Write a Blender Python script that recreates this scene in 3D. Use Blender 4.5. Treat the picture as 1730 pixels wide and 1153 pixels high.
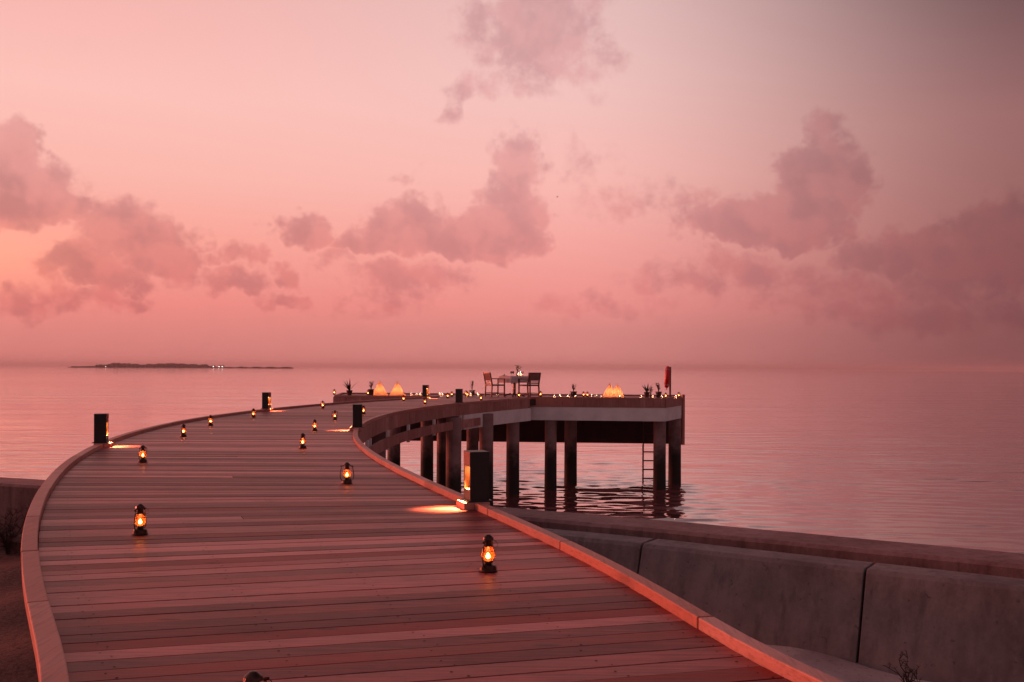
import bpy, math, random
import numpy as np
from mathutils import Vector, Matrix
R_ = math.radians
rnd = random.Random(7)
for o in list(bpy.data.objects): bpy.data.objects.remove(o)
SC = bpy.context.scene
COL = SC.collection

# ------------------------------------------------------------------ camera
F, HC, CX, HY, ROLL = 1682.0, 1.2, 865.0, 622.7, 0.0046
cam = bpy.data.cameras.new('camera'); co = bpy.data.objects.new('camera', cam); COL.objects.link(co)
cam.sensor_width = 36; cam.lens = 36*F/1730; cam.shift_y = (HY-576.5)/1730
cam.clip_start = 0.05; cam.clip_end = 60000
c_, s_ = math.cos(ROLL), math.sin(ROLL)
co.matrix_world = Matrix(((c_, -s_, 0, 0), (0, 0, -1, 0), (s_, c_, 0, HC), (0, 0, 0, 1)))
SC.camera = co
SC.view_settings.view_transform = 'Standard'; SC.view_settings.look = 'None'
SC.view_settings.exposure = 0; SC.view_settings.gamma = 1

def lin(r, g, b, a=1.0):
    f = lambda v: ((v/255)/12.92 if v/255 <= .04045 else ((v/255+.055)/1.055)**2.4)
    return (f(r), f(g), f(b), a)

# ------------------------------------------------------------------ node helper
class NT:
    def __init__(s, tree): s.t = tree; s.n = tree.nodes; s.l = tree.links
    def new(s, typ, **kw):
        n = s.n.new(typ)
        for k, v in kw.items(): setattr(n, k, v)
        return n
    def put(s, sock, v):
        if hasattr(v, 'is_output'): s.l.new(v, sock)
        elif v is not None: sock.default_value = v
    def m(s, op, a, b=None, c=None, clamp=False):
        n = s.new('ShaderNodeMath', operation=op); n.use_clamp = clamp
        s.put(n.inputs[0], a); s.put(n.inputs[1], b); s.put(n.inputs[2], c); return n.outputs[0]
    def v(s, op, a, b=None):
        n = s.new('ShaderNodeVectorMath', operation=op)
        s.put(n.inputs[0], a); s.put(n.inputs[1], b)
        return n.outputs['Value'] if op in ('LENGTH', 'DOT_PRODUCT') else n.outputs[0]
    def noise(s, vec, scale, detail=4, rough=.5, out=0, dist=0):
        n = s.new('ShaderNodeTexNoise'); s.put(n.inputs['Vector'], vec)
        n.inputs['Scale'].default_value = scale; n.inputs['Detail'].default_value = detail
        n.inputs['Roughness'].default_value = rough; n.inputs['Distortion'].default_value = dist
        return n.outputs[out]
    def ramp(s, fac, stops, interp='LINEAR'):
        n = s.new('ShaderNodeValToRGB'); n.color_ramp.interpolation = interp
        e = n.color_ramp.elements
        while len(e) < len(stops): e.new(.5)
        for el, (p, c) in zip(e, stops):
            el.position = p; el.color = c if len(c) == 4 else (*c, 1)
        s.put(n.inputs[0], fac); return n.outputs[0]
    def mix(s, fac, a, b, blend='MIX'):
        n = s.new('ShaderNodeMix', data_type='RGBA', blend_type=blend)
        s.put(n.inputs[0], fac); s.put(n.inputs[6], a); s.put(n.inputs[7], b); return n.outputs[2]
    def smooth(s, x, a, b):
        n = s.new('ShaderNodeMapRange', interpolation_type='SMOOTHSTEP')
        s.put(n.inputs[0], x); n.inputs[1].default_value = a; n.inputs[2].default_value = b; return n.outputs[0]

# ------------------------------------------------------------------ world: dusk sky with clouds, laid out by azimuth and elevation
W = bpy.data.worlds.new('World'); SC.world = W; W.use_nodes = True
T = NT(W.node_tree); T.n.clear()
wo = T.new('ShaderNodeOutputWorld'); bg = T.new('ShaderNodeBackground'); T.l.new(bg.outputs[0], wo.inputs[0])
dirv = T.new('ShaderNodeTexCoord').outputs['Generated']
dirv = T.v('NORMALIZE', dirv)
sx = T.new('ShaderNodeSeparateXYZ'); T.l.new(dirv, sx.inputs[0])
az = T.m('MULTIPLY', T.m('ARCTAN2', sx.outputs[0], sx.outputs[1]), 57.2958)
el = T.m('MULTIPLY', T.m('ARCSINE', sx.outputs[2]), 57.2958)
el01 = T.m('DIVIDE', el, 90.0, clamp=True)
def stops(lst): return [(e/90.0, lin(*c)) for e, c in lst]
sky_l = T.ramp(el01, stops([(0, (220,130,124)), (1.6, (224,136,129)), (3.4, (241,142,133)), (7, (253,167,153)), (10, (253,184,172)), (14.5, (254,195,186)), (18, (249,186,179)), (26, (228,170,168)), (50, (165,128,138)), (90, (98,80,98))]))
sky_c = T.ramp(el01, stops([(0, (216,136,131)), (2, (218,138,133)), (3.6, (239,147,141)), (7, (247,167,159)), (11, (250,188,180)), (16, (243,196,191)), (21, (230,190,187)), (28, (205,168,168)), (50, (155,124,134)), (90, (98,80,98))]))
sky_r = T.ramp(el01, stops([(0, (122,74,78)), (2, (134,82,83)), (4, (144,90,90)), (8, (152,100,98)), (13, (152,104,103)), (17, (128,90,92)), (20.5, (96,70,74)), (30, (74,56,66)), (55, (74,60,78)), (90, (86,70,92))]))
f_lc = T.smooth(az, -24, 8)
f_cr = T.smooth(az, 2, 30)
f_rb = T.smooth(T.m('ABSOLUTE', az), 55, 150)
base = T.mix(f_cr, T.mix(f_lc, sky_l, sky_c), sky_r)
# sunset glow low on the left, beyond the frame
gl = T.m('MULTIPLY', T.m('EXPONENT', T.m('MULTIPLY', T.m('POWER', T.m('DIVIDE', T.m('ADD', az, 62), 17), 2), -1.0)),
         T.m('EXPONENT', T.m('MULTIPLY', T.m('POWER', T.m('DIVIDE', T.m('SUBTRACT', el, 3), 11), 2), -1.0)))
glow = T.mix(1.0, base, T.mix(gl, (0,0,0,1), (1.3,.28,.10,1)), 'ADD')
gl2 = T.m('EXPONENT', T.m('MULTIPLY', T.m('ADD', T.m('POWER', T.m('DIVIDE', T.m('ADD', az, 27.5), 4.5), 2), T.m('POWER', T.m('DIVIDE', T.m('SUBTRACT', el, 5.6), 1.7), 2)), -1.0))
glow = T.mix(1.0, glow, T.mix(gl2, (0,0,0,1), (.16,.06,.0,1)), 'ADD')
back = T.ramp(el01, stops([(0, (142,104,104)), (12, (142,106,108)), (50, (124,98,106)), (90, (98,78,98))]))
east = T.ramp(el01, stops([(0, (168,118,116)), (14, (176,128,128)), (40, (150,116,122)), (90, (98,80,98))]))
back = T.mix(T.m('MULTIPLY', T.smooth(az, 50, 85), T.smooth(az, 175, 130)), back, east)
base = T.mix(f_rb, glow, back)
# clouds
pv = T.new('ShaderNodeCombineXYZ'); T.l.new(az, pv.inputs[0]); T.l.new(el, pv.inputs[1])
P = pv.outputs[0]
warp = T.v('SUBTRACT', T.noise(P, .28, 4, .6, out=1), (.5,.5,.5))
warp = T.v('MULTIPLY', warp, (5.6, 4.6, 0))
Pw = T.v('ADD', P, warp)
spw = T.new('ShaderNodeSeparateXYZ'); T.l.new(Pw, spw.inputs[0])
fb = T.noise(P, .62, 10, .64)
def A(x, y):
    a = math.atan((x-CX)/F); return math.degrees(a), math.degrees(math.atan((HY-y)*math.cos(a)/F))
CL = [ # x, y, rx, r_up, r_low, strength  (rough boxes of the cloud banks)
 (15,300,60,105,90,1), (0,345,150,100,50,1), (85,360,70,60,38,.9),
 (205,400,100,70,60,.85), (155,468,85,50,38,.85), (300,430,58,70,66,.8), (90,520,150,30,30,.5), (200,520,60,30,16,.45),
 (515,388,58,45,32,.9), (400,438,40,40,22,.62), (395,484,62,30,16,.6), (482,462,40,30,26,.7), (490,505,60,20,15,.5), (580,440,60,30,20,.4),
 (865,330,62,105,100,.85), (860,400,70,60,42,1), (690,400,90,85,36,1), (780,410,100,65,32,.95), (620,410,60,34,20,.75), (690,478,120,40,40,.55), (640,515,110,30,25,.4),
 (900,50,140,110,95,.66), (930,10,90,60,55,.72), (765,165,36,55,50,.42), (690,285,40,20,16,.3), (860,150,120,40,30,.4), (1010,110,60,60,50,.35),
 (1385,235,34,55,60,.55), (1375,320,85,90,70,.95), (1275,390,140,60,28,.92), (1330,380,120,70,30,.9), (1455,330,30,40,30,.5), (1175,365,60,60,40,.55), (1050,335,110,50,30,.34), (965,270,90,50,40,.3),
 (1540,430,140,70,36,.75), (1690,390,110,70,60,.8), (1640,440,150,60,60,.7), (1230,470,190,50,40,.55), (1430,500,220,50,50,.5), (1000,520,160,30,25,.35), (1600,520,200,50,60,.5),
]
cov = None
for (x, y, rx, ru, rl, st) in CL:
    a0, e0 = A(x, y); k = 57.3/F*math.cos(math.radians(a0))
    dx = T.m('MULTIPLY', T.m('SUBTRACT', spw.outputs[0], a0), 1/(rx*k*1.14))
    dy = T.m('SUBTRACT', spw.outputs[1], e0)
    dd = T.m('MAXIMUM', T.m('MULTIPLY', dy, 1/(ru*k*1.1)), T.m('MULTIPLY', dy, -1/(rl*k*1.12)))
    q = T.m('MULTIPLY_ADD', dx, dx, T.m('MULTIPLY', dd, dd))
    f = T.m('MULTIPLY_ADD', q, -st, st)
    cov = f if cov is None else T.m('MAXIMUM', cov, f)
# loose cloud elsewhere round the horizon, outside the mapped banks
far = T.m('MULTIPLY', T.smooth(T.m('ABSOLUTE', az), 29, 36), T.m('MULTIPLY', T.smooth(el, 22, 8), T.m('SUBTRACT', T.noise(P, .07, 2), .42)))
cov = T.m('MAXIMUM', cov, T.m('MULTIPLY', far, 4.0))
cov = T.m('MAXIMUM', cov, -.3)
fa_ = T.noise(P, .36, 3.5, .5); fb2 = T.noise(T.v('ADD', P, (-.7, -.9, 0)), .36, 3.5, .5)
rel = T.smooth(T.m('SUBTRACT', fa_, fb2), .14, -.14)
dens = T.smooth(T.m('ADD', cov, T.m('MULTIPLY', T.m('SUBTRACT', fb, .52), 1.25)), .07, .54)
dens = T.m('MULTIPLY', dens, T.smooth(cov, -.12, .25))
dens = T.m('MULTIPLY', dens, T.smooth(el, -.2, 1.2))
soft = T.m('MULTIPLY', T.smooth(T.m('ADD', cov, T.m('MULTIPLY', T.m('SUBTRACT', fb, .5), .6)), .2, 1.1), .5)
tint = T.mix(soft, lin(236,226,232), lin(218,200,212))
# cloud = sky seen through a thin greyer layer
ccol = T.mix(1.0, base, tint, 'MULTIPLY')
ccol = T.mix(T.m('MULTIPLY_ADD', soft, .5, .20), ccol, T.mix(f_cr, T.mix(f_lc, lin(158,98,100), lin(190,128,128)), lin(120,82,88)))
ccol = T.mix(T.m('MULTIPLY', rel, .5), ccol, T.mix(1.0, base, lin(252,232,234), 'MULTIPLY'))
skyc = T.mix(T.m('MULTIPLY', dens, .92), base, ccol)
hz = T.m('MULTIPLY', T.smooth(el, 5, .6), T.m('SUBTRACT', T.noise(P, .5, 5, .5), .35), clamp=True)
skyc = T.mix(T.m('MULTIPLY', hz, .35), skyc, T.mix(1.0, skyc, (.80,.78,.82,1), 'MULTIPLY'))
T.l.new(skyc, bg.inputs[0]); bg.inputs[1].default_value = 1.0
W.cycles.sampling_method = 'MANUAL'; W.cycles.sample_map_resolution = 512

# ------------------------------------------------------------------ sun (already at the horizon: soft, red, from the left)
sd = bpy.data.lights.new('sun', 'SUN'); sd.energy = 3.2; sd.angle = R_(14); sd.color = (1, .17, .10)
so = bpy.data.objects.new('sun', sd); COL.objects.link(so)
SUN_AZ, SUN_EL = R_(-66), R_(5)
to_sun = Vector((math.sin(SUN_AZ)*math.cos(SUN_EL), math.cos(SUN_AZ)*math.cos(SUN_EL), math.sin(SUN_EL)))
so.rotation_euler = to_sun.to_track_quat('Z', 'Y').to_euler(); so.location = to_sun*50

# ------------------------------------------------------------------ measuring: pixel of the photo -> point in the place
def deckz(D): return min(.09, max(0.0, .003*(D-7)))
def hor(x): return HY+ROLL*(x-CX)
def U(x, y, h=0.0):
    z = h
    for _ in range(30):
        D = F*(HC-z)/(y-hor(x)); z = deckz(D)+h
    return Vector(((x-CX)*D/F, D, z))
def Z(x, y, z):
    D = F*(HC-z)/(y-hor(x)); return Vector(((x-CX)*D/F, D, z))
def XD(x, D, z=0): return Vector(((x-CX)*D/F, D, z))
WATER = -3.32
HAZE = 1.15e-4
SEA_SLOPE = .18

# ------------------------------------------------------------------ materials
def mat(name, col, rough=.6, metal=0, bump=None, spec=None):
    m = bpy.data.materials.new(name); m.use_nodes = True
    t = NT(m.node_tree); b = t.n['Principled BSDF']
    b.inputs['Base Color'].default_value = (*col, 1); b.inputs['Roughness'].default_value = rough
    b.inputs['Metallic'].default_value = metal
    if spec is not None: b.inputs['Specular IOR Level'].default_value = spec
    m['_'] = 0
    return m, t, b
def mat_var(name, c1, c2, scale=3, rough=.6, metal=0, stretch=(1,1,1), bump=.2, detail=6, bscale=None, bdist=.01):
    m, t, b = mat(name, c1, rough, metal)
    tc = t.new('ShaderNodeTexCoord').outputs['Object']; v = t.v('MULTIPLY', tc, stretch)
    n = t.noise(v, scale, detail, .6)
    t.put(b.inputs['Base Color'], t.ramp(n, [(.3, c1), (.7, c2)]))
    bp = t.new('ShaderNodeBump'); bp.inputs['Strength'].default_value = bump; bp.inputs['Distance'].default_value = bdist
    t.put(bp.inputs['Height'], t.noise(v, bscale or scale*6, 6, .65)); t.l.new(bp.outputs[0], b.inputs['Normal'])
    t.put(b.inputs['Roughness'], t.m('MULTIPLY_ADD', n, .3, rough-.15))
    return m
def mat_wood(name, c_dark, c_light, c_red, rough=.46, axis='X', tone_amt=1.0, spec=.5):
    m, t, b = mat(name, c_light, rough, spec=spec); b.inputs['Specular Tint'].default_value = (1, .46, .43, 1)
    tc = t.new('ShaderNodeTexCoord').outputs['Object']
    at = t.new('ShaderNodeAttribute', attribute_name='tone').outputs['Color']
    sp = t.new('ShaderNodeSeparateColor'); t.l.new(at, sp.inputs[0])
    off = t.new('ShaderNodeCombineXYZ'); t.put(off.inputs[2], t.m('MULTIPLY', sp.outputs[2], 40.0)); t.put(off.inputs[0], t.m('MULTIPLY', sp.outputs[2], 17.0))
    st = {'X': (.8, 26, 26), 'Y': (16, 1, 16), 'Z': (16, 16, 1)}[axis]
    v = t.v('ADD', t.v('MULTIPLY', tc, st), off.outputs[0])
    g1 = t.noise(v, 1.1, 7, .66, dist=.5); g2 = t.noise(v, 4.5, 5, .6); blot = t.noise(t.v('ADD', tc, off.outputs[0]), 1.3, 4, .6)
    f = t.m('ADD', t.m('MULTIPLY', t.smooth(g1, .30, .70), .34), t.m('MULTIPLY', t.m('POWER', t.m('MAXIMUM', sp.outputs[0], 0.0), 2.0), .64*tone_amt))
    f = t.m('ADD', f, t.m('MULTIPLY', t.smooth(blot, .3, .7), .22))
    c = t.mix(t.smooth(f, .08, 1.12), (*c_dark, 1), (*c_light, 1))
    c = t.mix(t.m('MULTIPLY', t.smooth(t.m('ADD', sp.outputs[1], t.m('MULTIPLY', blot, .35)), .98, 1.16), .8), c, (*c_red, 1))
    c = t.mix(t.m('MULTIPLY', t.smooth(g2, .46, .74), .5), c, (*[x*.45 for x in c_dark], 1))
    kn = t.new('ShaderNodeTexVoronoi'); kn.inputs['Scale'].default_value = 1.0
    t.put(kn.inputs['Vector'], t.v('ADD', t.v('MULTIPLY', tc, {'X': (1.6, 6, 6), 'Y': (6, 1.6, 6), 'Z': (6, 6, 1.6)}[axis]), off.outputs[0]))
    c = t.mix(t.m('MULTIPLY', t.smooth(kn.outputs['Distance'], .13, .05), .75), c, (*[x*.35 for x in c_dark], 1))
    c = t.mix(t.m('MULTIPLY', t.smooth(t.noise(tc, 1.9, 6, .7), .54, .70), .42), c, (*[x*.6 for x in c_dark], 1))
    c = t.mix(t.smooth(sp.outputs[0], -.3, -.8), c, (.006,.004,.004,1))
    t.put(b.inputs['Base Color'], c)
    t.put(b.inputs['Roughness'], t.m('ADD', t.m('MULTIPLY', g1, .3), t.m('MULTIPLY_ADD', sp.outputs[0], -.12, rough-.1)))
    bp = t.new('ShaderNodeBump'); bp.inputs['Strength'].default_value = .35; bp.inputs['Distance'].default_value = .004
    t.put(bp.inputs['Height'], t.m('ADD', g2, g1)); t.l.new(bp.outputs[0], b.inputs['Normal'])
    return m
M = {}
M['deck'] = mat_wood('deck_timber', (.125,.030,.027), (.60,.185,.165), (.27,.024,.015), rough=.46, spec=.14)
M['kerb'] = mat_wood('kerb_timber', (.38,.18,.14), (.60,.33,.27), (.50,.20,.14), rough=.6, axis='Y', tone_amt=.7)
M['fascia'] = mat_wood('fascia_timber', (.30,.15,.13), (.70,.42,.37), (.45,.20,.16), rough=.7, axis='Z', tone_amt=.4)
M['black'] = mat('black_metal', (.008,.007,.008), .5)[0]
M['bronze'] = mat_var('bronze_lining', (.30,.13,.06), (.42,.20,.09), 12, .45, .0, bump=.05)
M['concrete'] = mat_var('beam_concrete', (.64,.66,.65), (.84,.87,.85), 1.4, .85, bump=.3)
M['lantern'] = mat_var('lantern_bronze', (.035,.018,.013), (.10,.05,.035), 20, .35, .8, bump=.05)
M['glasscup'] = None

def glass(name, tint, trans=.7, milk=(1,.5,.15), milkf=.25):
    m = bpy.data.materials.new(name); m.use_nodes = True; t = NT(m.node_tree); t.n.clear()
    out = t.new('ShaderNodeOutputMaterial'); tr = t.new('ShaderNodeBsdfTransparent'); tr.inputs[0].default_value = (*tint, 1)
    tl = t.new('ShaderNodeBsdfTranslucent'); tl.inputs[0].default_value = (*milk, 1)
    gl_ = t.new('ShaderNodeBsdfGlossy'); gl_.inputs['Roughness'].default_value = .08
    m1 = t.new('ShaderNodeMixShader'); m1.inputs[0].default_value = milkf; t.l.new(tr.outputs[0], m1.inputs[1]); t.l.new(tl.outputs[0], m1.inputs[2])
    fr = t.new('ShaderNodeFresnel'); fr.inputs[0].default_value = 1.45
    m2 = t.new('ShaderNodeMixShader'); t.l.new(fr.outputs[0], m2.inputs[0]); t.l.new(m1.outputs[0], m2.inputs[1]); t.l.new(gl_.outputs[0], m2.inputs[2])
    t.l.new(m2.outputs[0], out.inputs[0]); return m
M['globe'] = glass('amber_globe', (1,.52,.24), milk=(.7,.13,.02), milkf=.42)
M['cup'] = glass('candle_glass', (1,.9,.85), milk=(1,.7,.5), milkf=.25)
M['clearglass'] = glass('clear_glass', (.95,.92,.92), milk=(.8,.6,.5), milkf=.06)
def emit(name, col, s):
    m = bpy.data.materials.new(name); m.use_nodes = True; t = NT(m.node_tree); t.n.clear()
    out = t.new('ShaderNodeOutputMaterial'); e = t.new('ShaderNodeEmission'); e.inputs[0].default_value = (*col, 1); e.inputs[1].default_value = s
    t.l.new(e.outputs[0], out.inputs[0]); return m
M['flame'] = emit('flame', (1, .56, .30), 40)
M['cone_candle'] = emit('cone_candle', (1, .42, .14), 5)
M['tea_flame'] = emit('tea_flame', (1, .74, .58), 60)
M['farlamp'] = emit('island_lamp', (1, .88, .8), 4.5)
def cloth(name, col, tl=.5):
    m = bpy.data.materials.new(name); m.use_nodes = True; t = NT(m.node_tree); t.n.clear()
    out = t.new('ShaderNodeOutputMaterial'); d = t.new('ShaderNodeBsdfDiffuse'); a = t.new('ShaderNodeBsdfTranslucent'); mx = t.new('ShaderNodeMixShader')
    tc = t.new('ShaderNodeTexCoord').outputs['Object']; n = t.noise(tc, 14, 4)
    c = t.ramp(n, [(.3, tuple(x*.85 for x in col)), (.7, col)])
    t.put(d.inputs[0], c); t.put(a.inputs[0], c); mx.inputs[0].default_value = tl
    t.l.new(d.outputs[0], mx.inputs[1]); t.l.new(a.outputs[0], mx.inputs[2]); t.l.new(mx.outputs[0], out.inputs[0]); return m
M['shade'] = cloth('glowing_cloth', (.92,.62,.42), .65)
M['white_cloth'] = cloth('white_tablecloth', (.78,.72,.72), .25)
M['chair'] = mat_var('dark_teak', (.055,.016,.014), (.10,.035,.028), 8, .5, bump=.1)
M['mesh_back'] = mat_var('brown_sling', (.16,.085,.08), (.22,.12,.11), 20, .8, bump=.1)
M['pot'] = mat_var('dark_pot', (.045,.018,.014), (.09,.035,.028), 9, .7, bump=.2)
M['leaf'] = mat_var('dark_leaves', (.025,.035,.015), (.06,.06,.03), 9, .6, bump=.1)
M['flower'] = mat_var('pale_flowers', (.55,.25,.22), (.8,.45,.4), 30, .6, bump=.1)
M['red'] = mat_var('red_plastic', (.50,.006,.009), (.60,.010,.012), 5, .45, bump=.1)
M['rope'] = mat_var('grey_rope', (.35,.3,.28), (.5,.42,.4), 30, .9, bump=.3)
M['post'] = mat_var('brown_post', (.14,.06,.05), (.22,.10,.08), 6, .6, bump=.1)
M['steel'] = mat_var('dark_ladder_steel', (.05,.02,.02), (.09,.04,.035), 9, .5, .3, bump=.1)
M['twig'] = mat_var('dry_twigs', (.035,.018,.015), (.075,.04,.034), 6, .9, bump=.2)
M['skirt'] = mat_var('dark_skirt_boards', (.035,.014,.013), (.075,.032,.03), 1.6, .8, stretch=(1,1,.4), bump=.3)

# piling: pale concrete at the top, dark wet growth toward the water
m, t, b = mat('piling_concrete', (.2,.17,.16), .8)
tc = t.new('ShaderNodeTexCoord').outputs['Object']; s3 = t.new('ShaderNodeSeparateXYZ'); t.l.new(tc, s3.inputs[0])
n = t.noise(tc, 1.6, 6, .65); zz = t.m('ADD', s3.outputs[2], t.m('MULTIPLY', t.m('SUBTRACT', n, .5), 1.5))
c = t.ramp(n, [(.3, (.17,.10,.10)), (.7, (.34,.25,.24))])
t.put(b.inputs['Base Color'], t.mix(t.smooth(zz, -1.3, -2.3), c, (.018,.016,.014,1)))
bp = t.new('ShaderNodeBump'); bp.inputs['Strength'].default_value = .5; bp.inputs['Distance'].default_value = .02
t.put(bp.inputs['Height'], t.noise(tc, 9, 6, .7)); t.l.new(bp.outputs[0], b.inputs['Normal']); M['piling'] = m

# sea-wall concrete: stained, streaked, darker damp foot
def wallmat(name, c1, c2, damp, z0, z1):
    m, t, b = mat(name, c1, .85)
    tc = t.new('ShaderNodeTexCoord').outputs['Object']; s3 = t.new('ShaderNodeSeparateXYZ'); t.l.new(tc, s3.inputs[0])
    n1 = t.noise(tc, 1.1, 7, .62); n2 = t.noise(t.v('MULTIPLY', tc, (6, 6, .8)), 1.4, 5, .6); n3 = t.noise(tc, 22, 4, .7)
    f = t.m('ADD', t.m('MULTIPLY', n1, .55), t.m('ADD', t.m('MULTIPLY', n2, .3), t.m('MULTIPLY', n3, .15)))
    c = t.ramp(f, [(.40, c1), (.60, c2)])
    vo = t.new('ShaderNodeTexVoronoi'); vo.inputs['Scale'].default_value = 9; t.put(vo.inputs['Vector'], t.v('ADD', tc, t.v('MULTIPLY', t.noise(tc, 5, 3, .6, out=1), (.3,.3,.3))))
    c = t.mix(t.m('MULTIPLY', t.smooth(vo.outputs['Distance'], .16, .05), .55), c, (*[x*.4 for x in c1], 1))
    c = t.mix(t.m('MULTIPLY', t.smooth(t.noise(t.v('MULTIPLY', tc, (9, 9, .5)), 1.0, 4, .6),   .52, .72), .45), c, (*[x*.45 for x in c1], 1))
    zz = t.m('ADD', s3.outputs[2], t.m('MULTIPLY', t.m('SUBTRACT', n1, .5), .55))
    c = t.mix(t.m('MULTIPLY', t.smooth(zz, z1, z0), .75), c, (*damp, 1))
    t.put(b.inputs['Base Color'], c)
    bp = t.new('ShaderNodeBump'); bp.inputs['Strength'].default_value = .5; bp.inputs['Distance'].default_value = .012
    t.put(bp.inputs['Height'], t.m('ADD', n3, n1)); t.l.new(bp.outputs[0], b.inputs['Normal']); return m
M['wall1'] = wallmat('panel_concrete', (.13,.105,.10), (.26,.22,.21), (.10,.075,.075), -1.15, -.65)
M['wall2'] = wallmat('quay_concrete', (.16,.085,.08), (.30,.19,.18), (.10,.05,.045), -1.3, -.35)

# sand
m, t, b = mat('sand', (.3,.2,.18), .95)
tc = t.new('ShaderNodeTexCoord').outputs['Object']
n1 = t.noise(tc, .9, 7, .6); n2 = t.noise(tc, 26, 5, .7)
t.put(b.inputs['Base Color'], t.mix(t.smooth(n2, .58, .7), t.ramp(n1, [(.35, (.32,.22,.20)), (.65, (.66,.52,.47))]), (.09,.05,.045,1)))
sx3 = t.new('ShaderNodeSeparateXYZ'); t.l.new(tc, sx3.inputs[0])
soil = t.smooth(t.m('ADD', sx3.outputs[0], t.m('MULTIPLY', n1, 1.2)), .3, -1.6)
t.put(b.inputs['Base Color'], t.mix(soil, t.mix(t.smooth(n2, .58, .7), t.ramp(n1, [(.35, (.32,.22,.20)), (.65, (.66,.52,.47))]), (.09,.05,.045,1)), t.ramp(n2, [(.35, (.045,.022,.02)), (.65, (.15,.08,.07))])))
bp = t.new('ShaderNodeBump'); bp.inputs['Strength'].default_value = .7; bp.inputs['Distance'].default_value = .03
t.put(bp.inputs['Height'], t.m('ADD', t.noise(tc, 7, 6, .65), t.m('MULTIPLY', n2, .3))); t.l.new(bp.outputs[0], b.inputs['Normal']); M['sand'] = m

# water
m, t, b = mat('sea_water', (.17,.06,.06), .05)
b.inputs['Coat Weight'].default_value = 1.0; b.inputs['Coat IOR'].default_value = 2.5; b.inputs['Coat Tint'].default_value = (1, .93, .92, 1); b.inputs['Coat Roughness'].default_value = .04
b.inputs['IOR'].default_value = 1.33
tc = t.new('ShaderNodeTexCoord').outputs['Object']
w1 = t.noise(t.v('MULTIPLY', tc, (.36, 1.1, 1)), 1.0, 1.2, .4, dist=.5)
w2 = t.noise(t.v('MULTIPLY', tc, (.6, 1.4, 1)), 4.2, 3, .55)
w3 = t.noise(t.v('MULTIPLY', tc, (.03, .11, 1)), 1.0, 4, .55)
patch = t.smooth(t.noise(t.v('MULTIPLY', tc, (.006, .03, 1)), 1.0, 4, .55), .38, .62)
h = t.m('ADD', t.m('MULTIPLY', w1, .10), t.m('ADD', t.m('MULTIPLY', w2, .008), t.m('MULTIPLY', w3, .6)))
bp = t.new('ShaderNodeBump'); t.put(bp.inputs['Strength'], t.m('MULTIPLY_ADD', patch, .75, .18)); bp.inputs['Distance'].default_value = 1.0
t.put(bp.inputs['Height'], h); t.l.new(bp.outputs[0], b.inputs['Normal']); t.l.new(bp.outputs[0], b.inputs['Coat Normal']); M['water'] = m
M['island_trees'] = mat_var('island_foliage', (.02,.03,.02), (.06,.06,.04), .05, .9, bump=.1)
M['island_sand'] = mat_var('island_sand', (.35,.28,.24), (.45,.36,.3), .05, .9, bump=.1)
M['house'] = mat_var('island_house', (.3,.22,.2), (.4,.3,.28), .5, .8, bump=.1)

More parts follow.
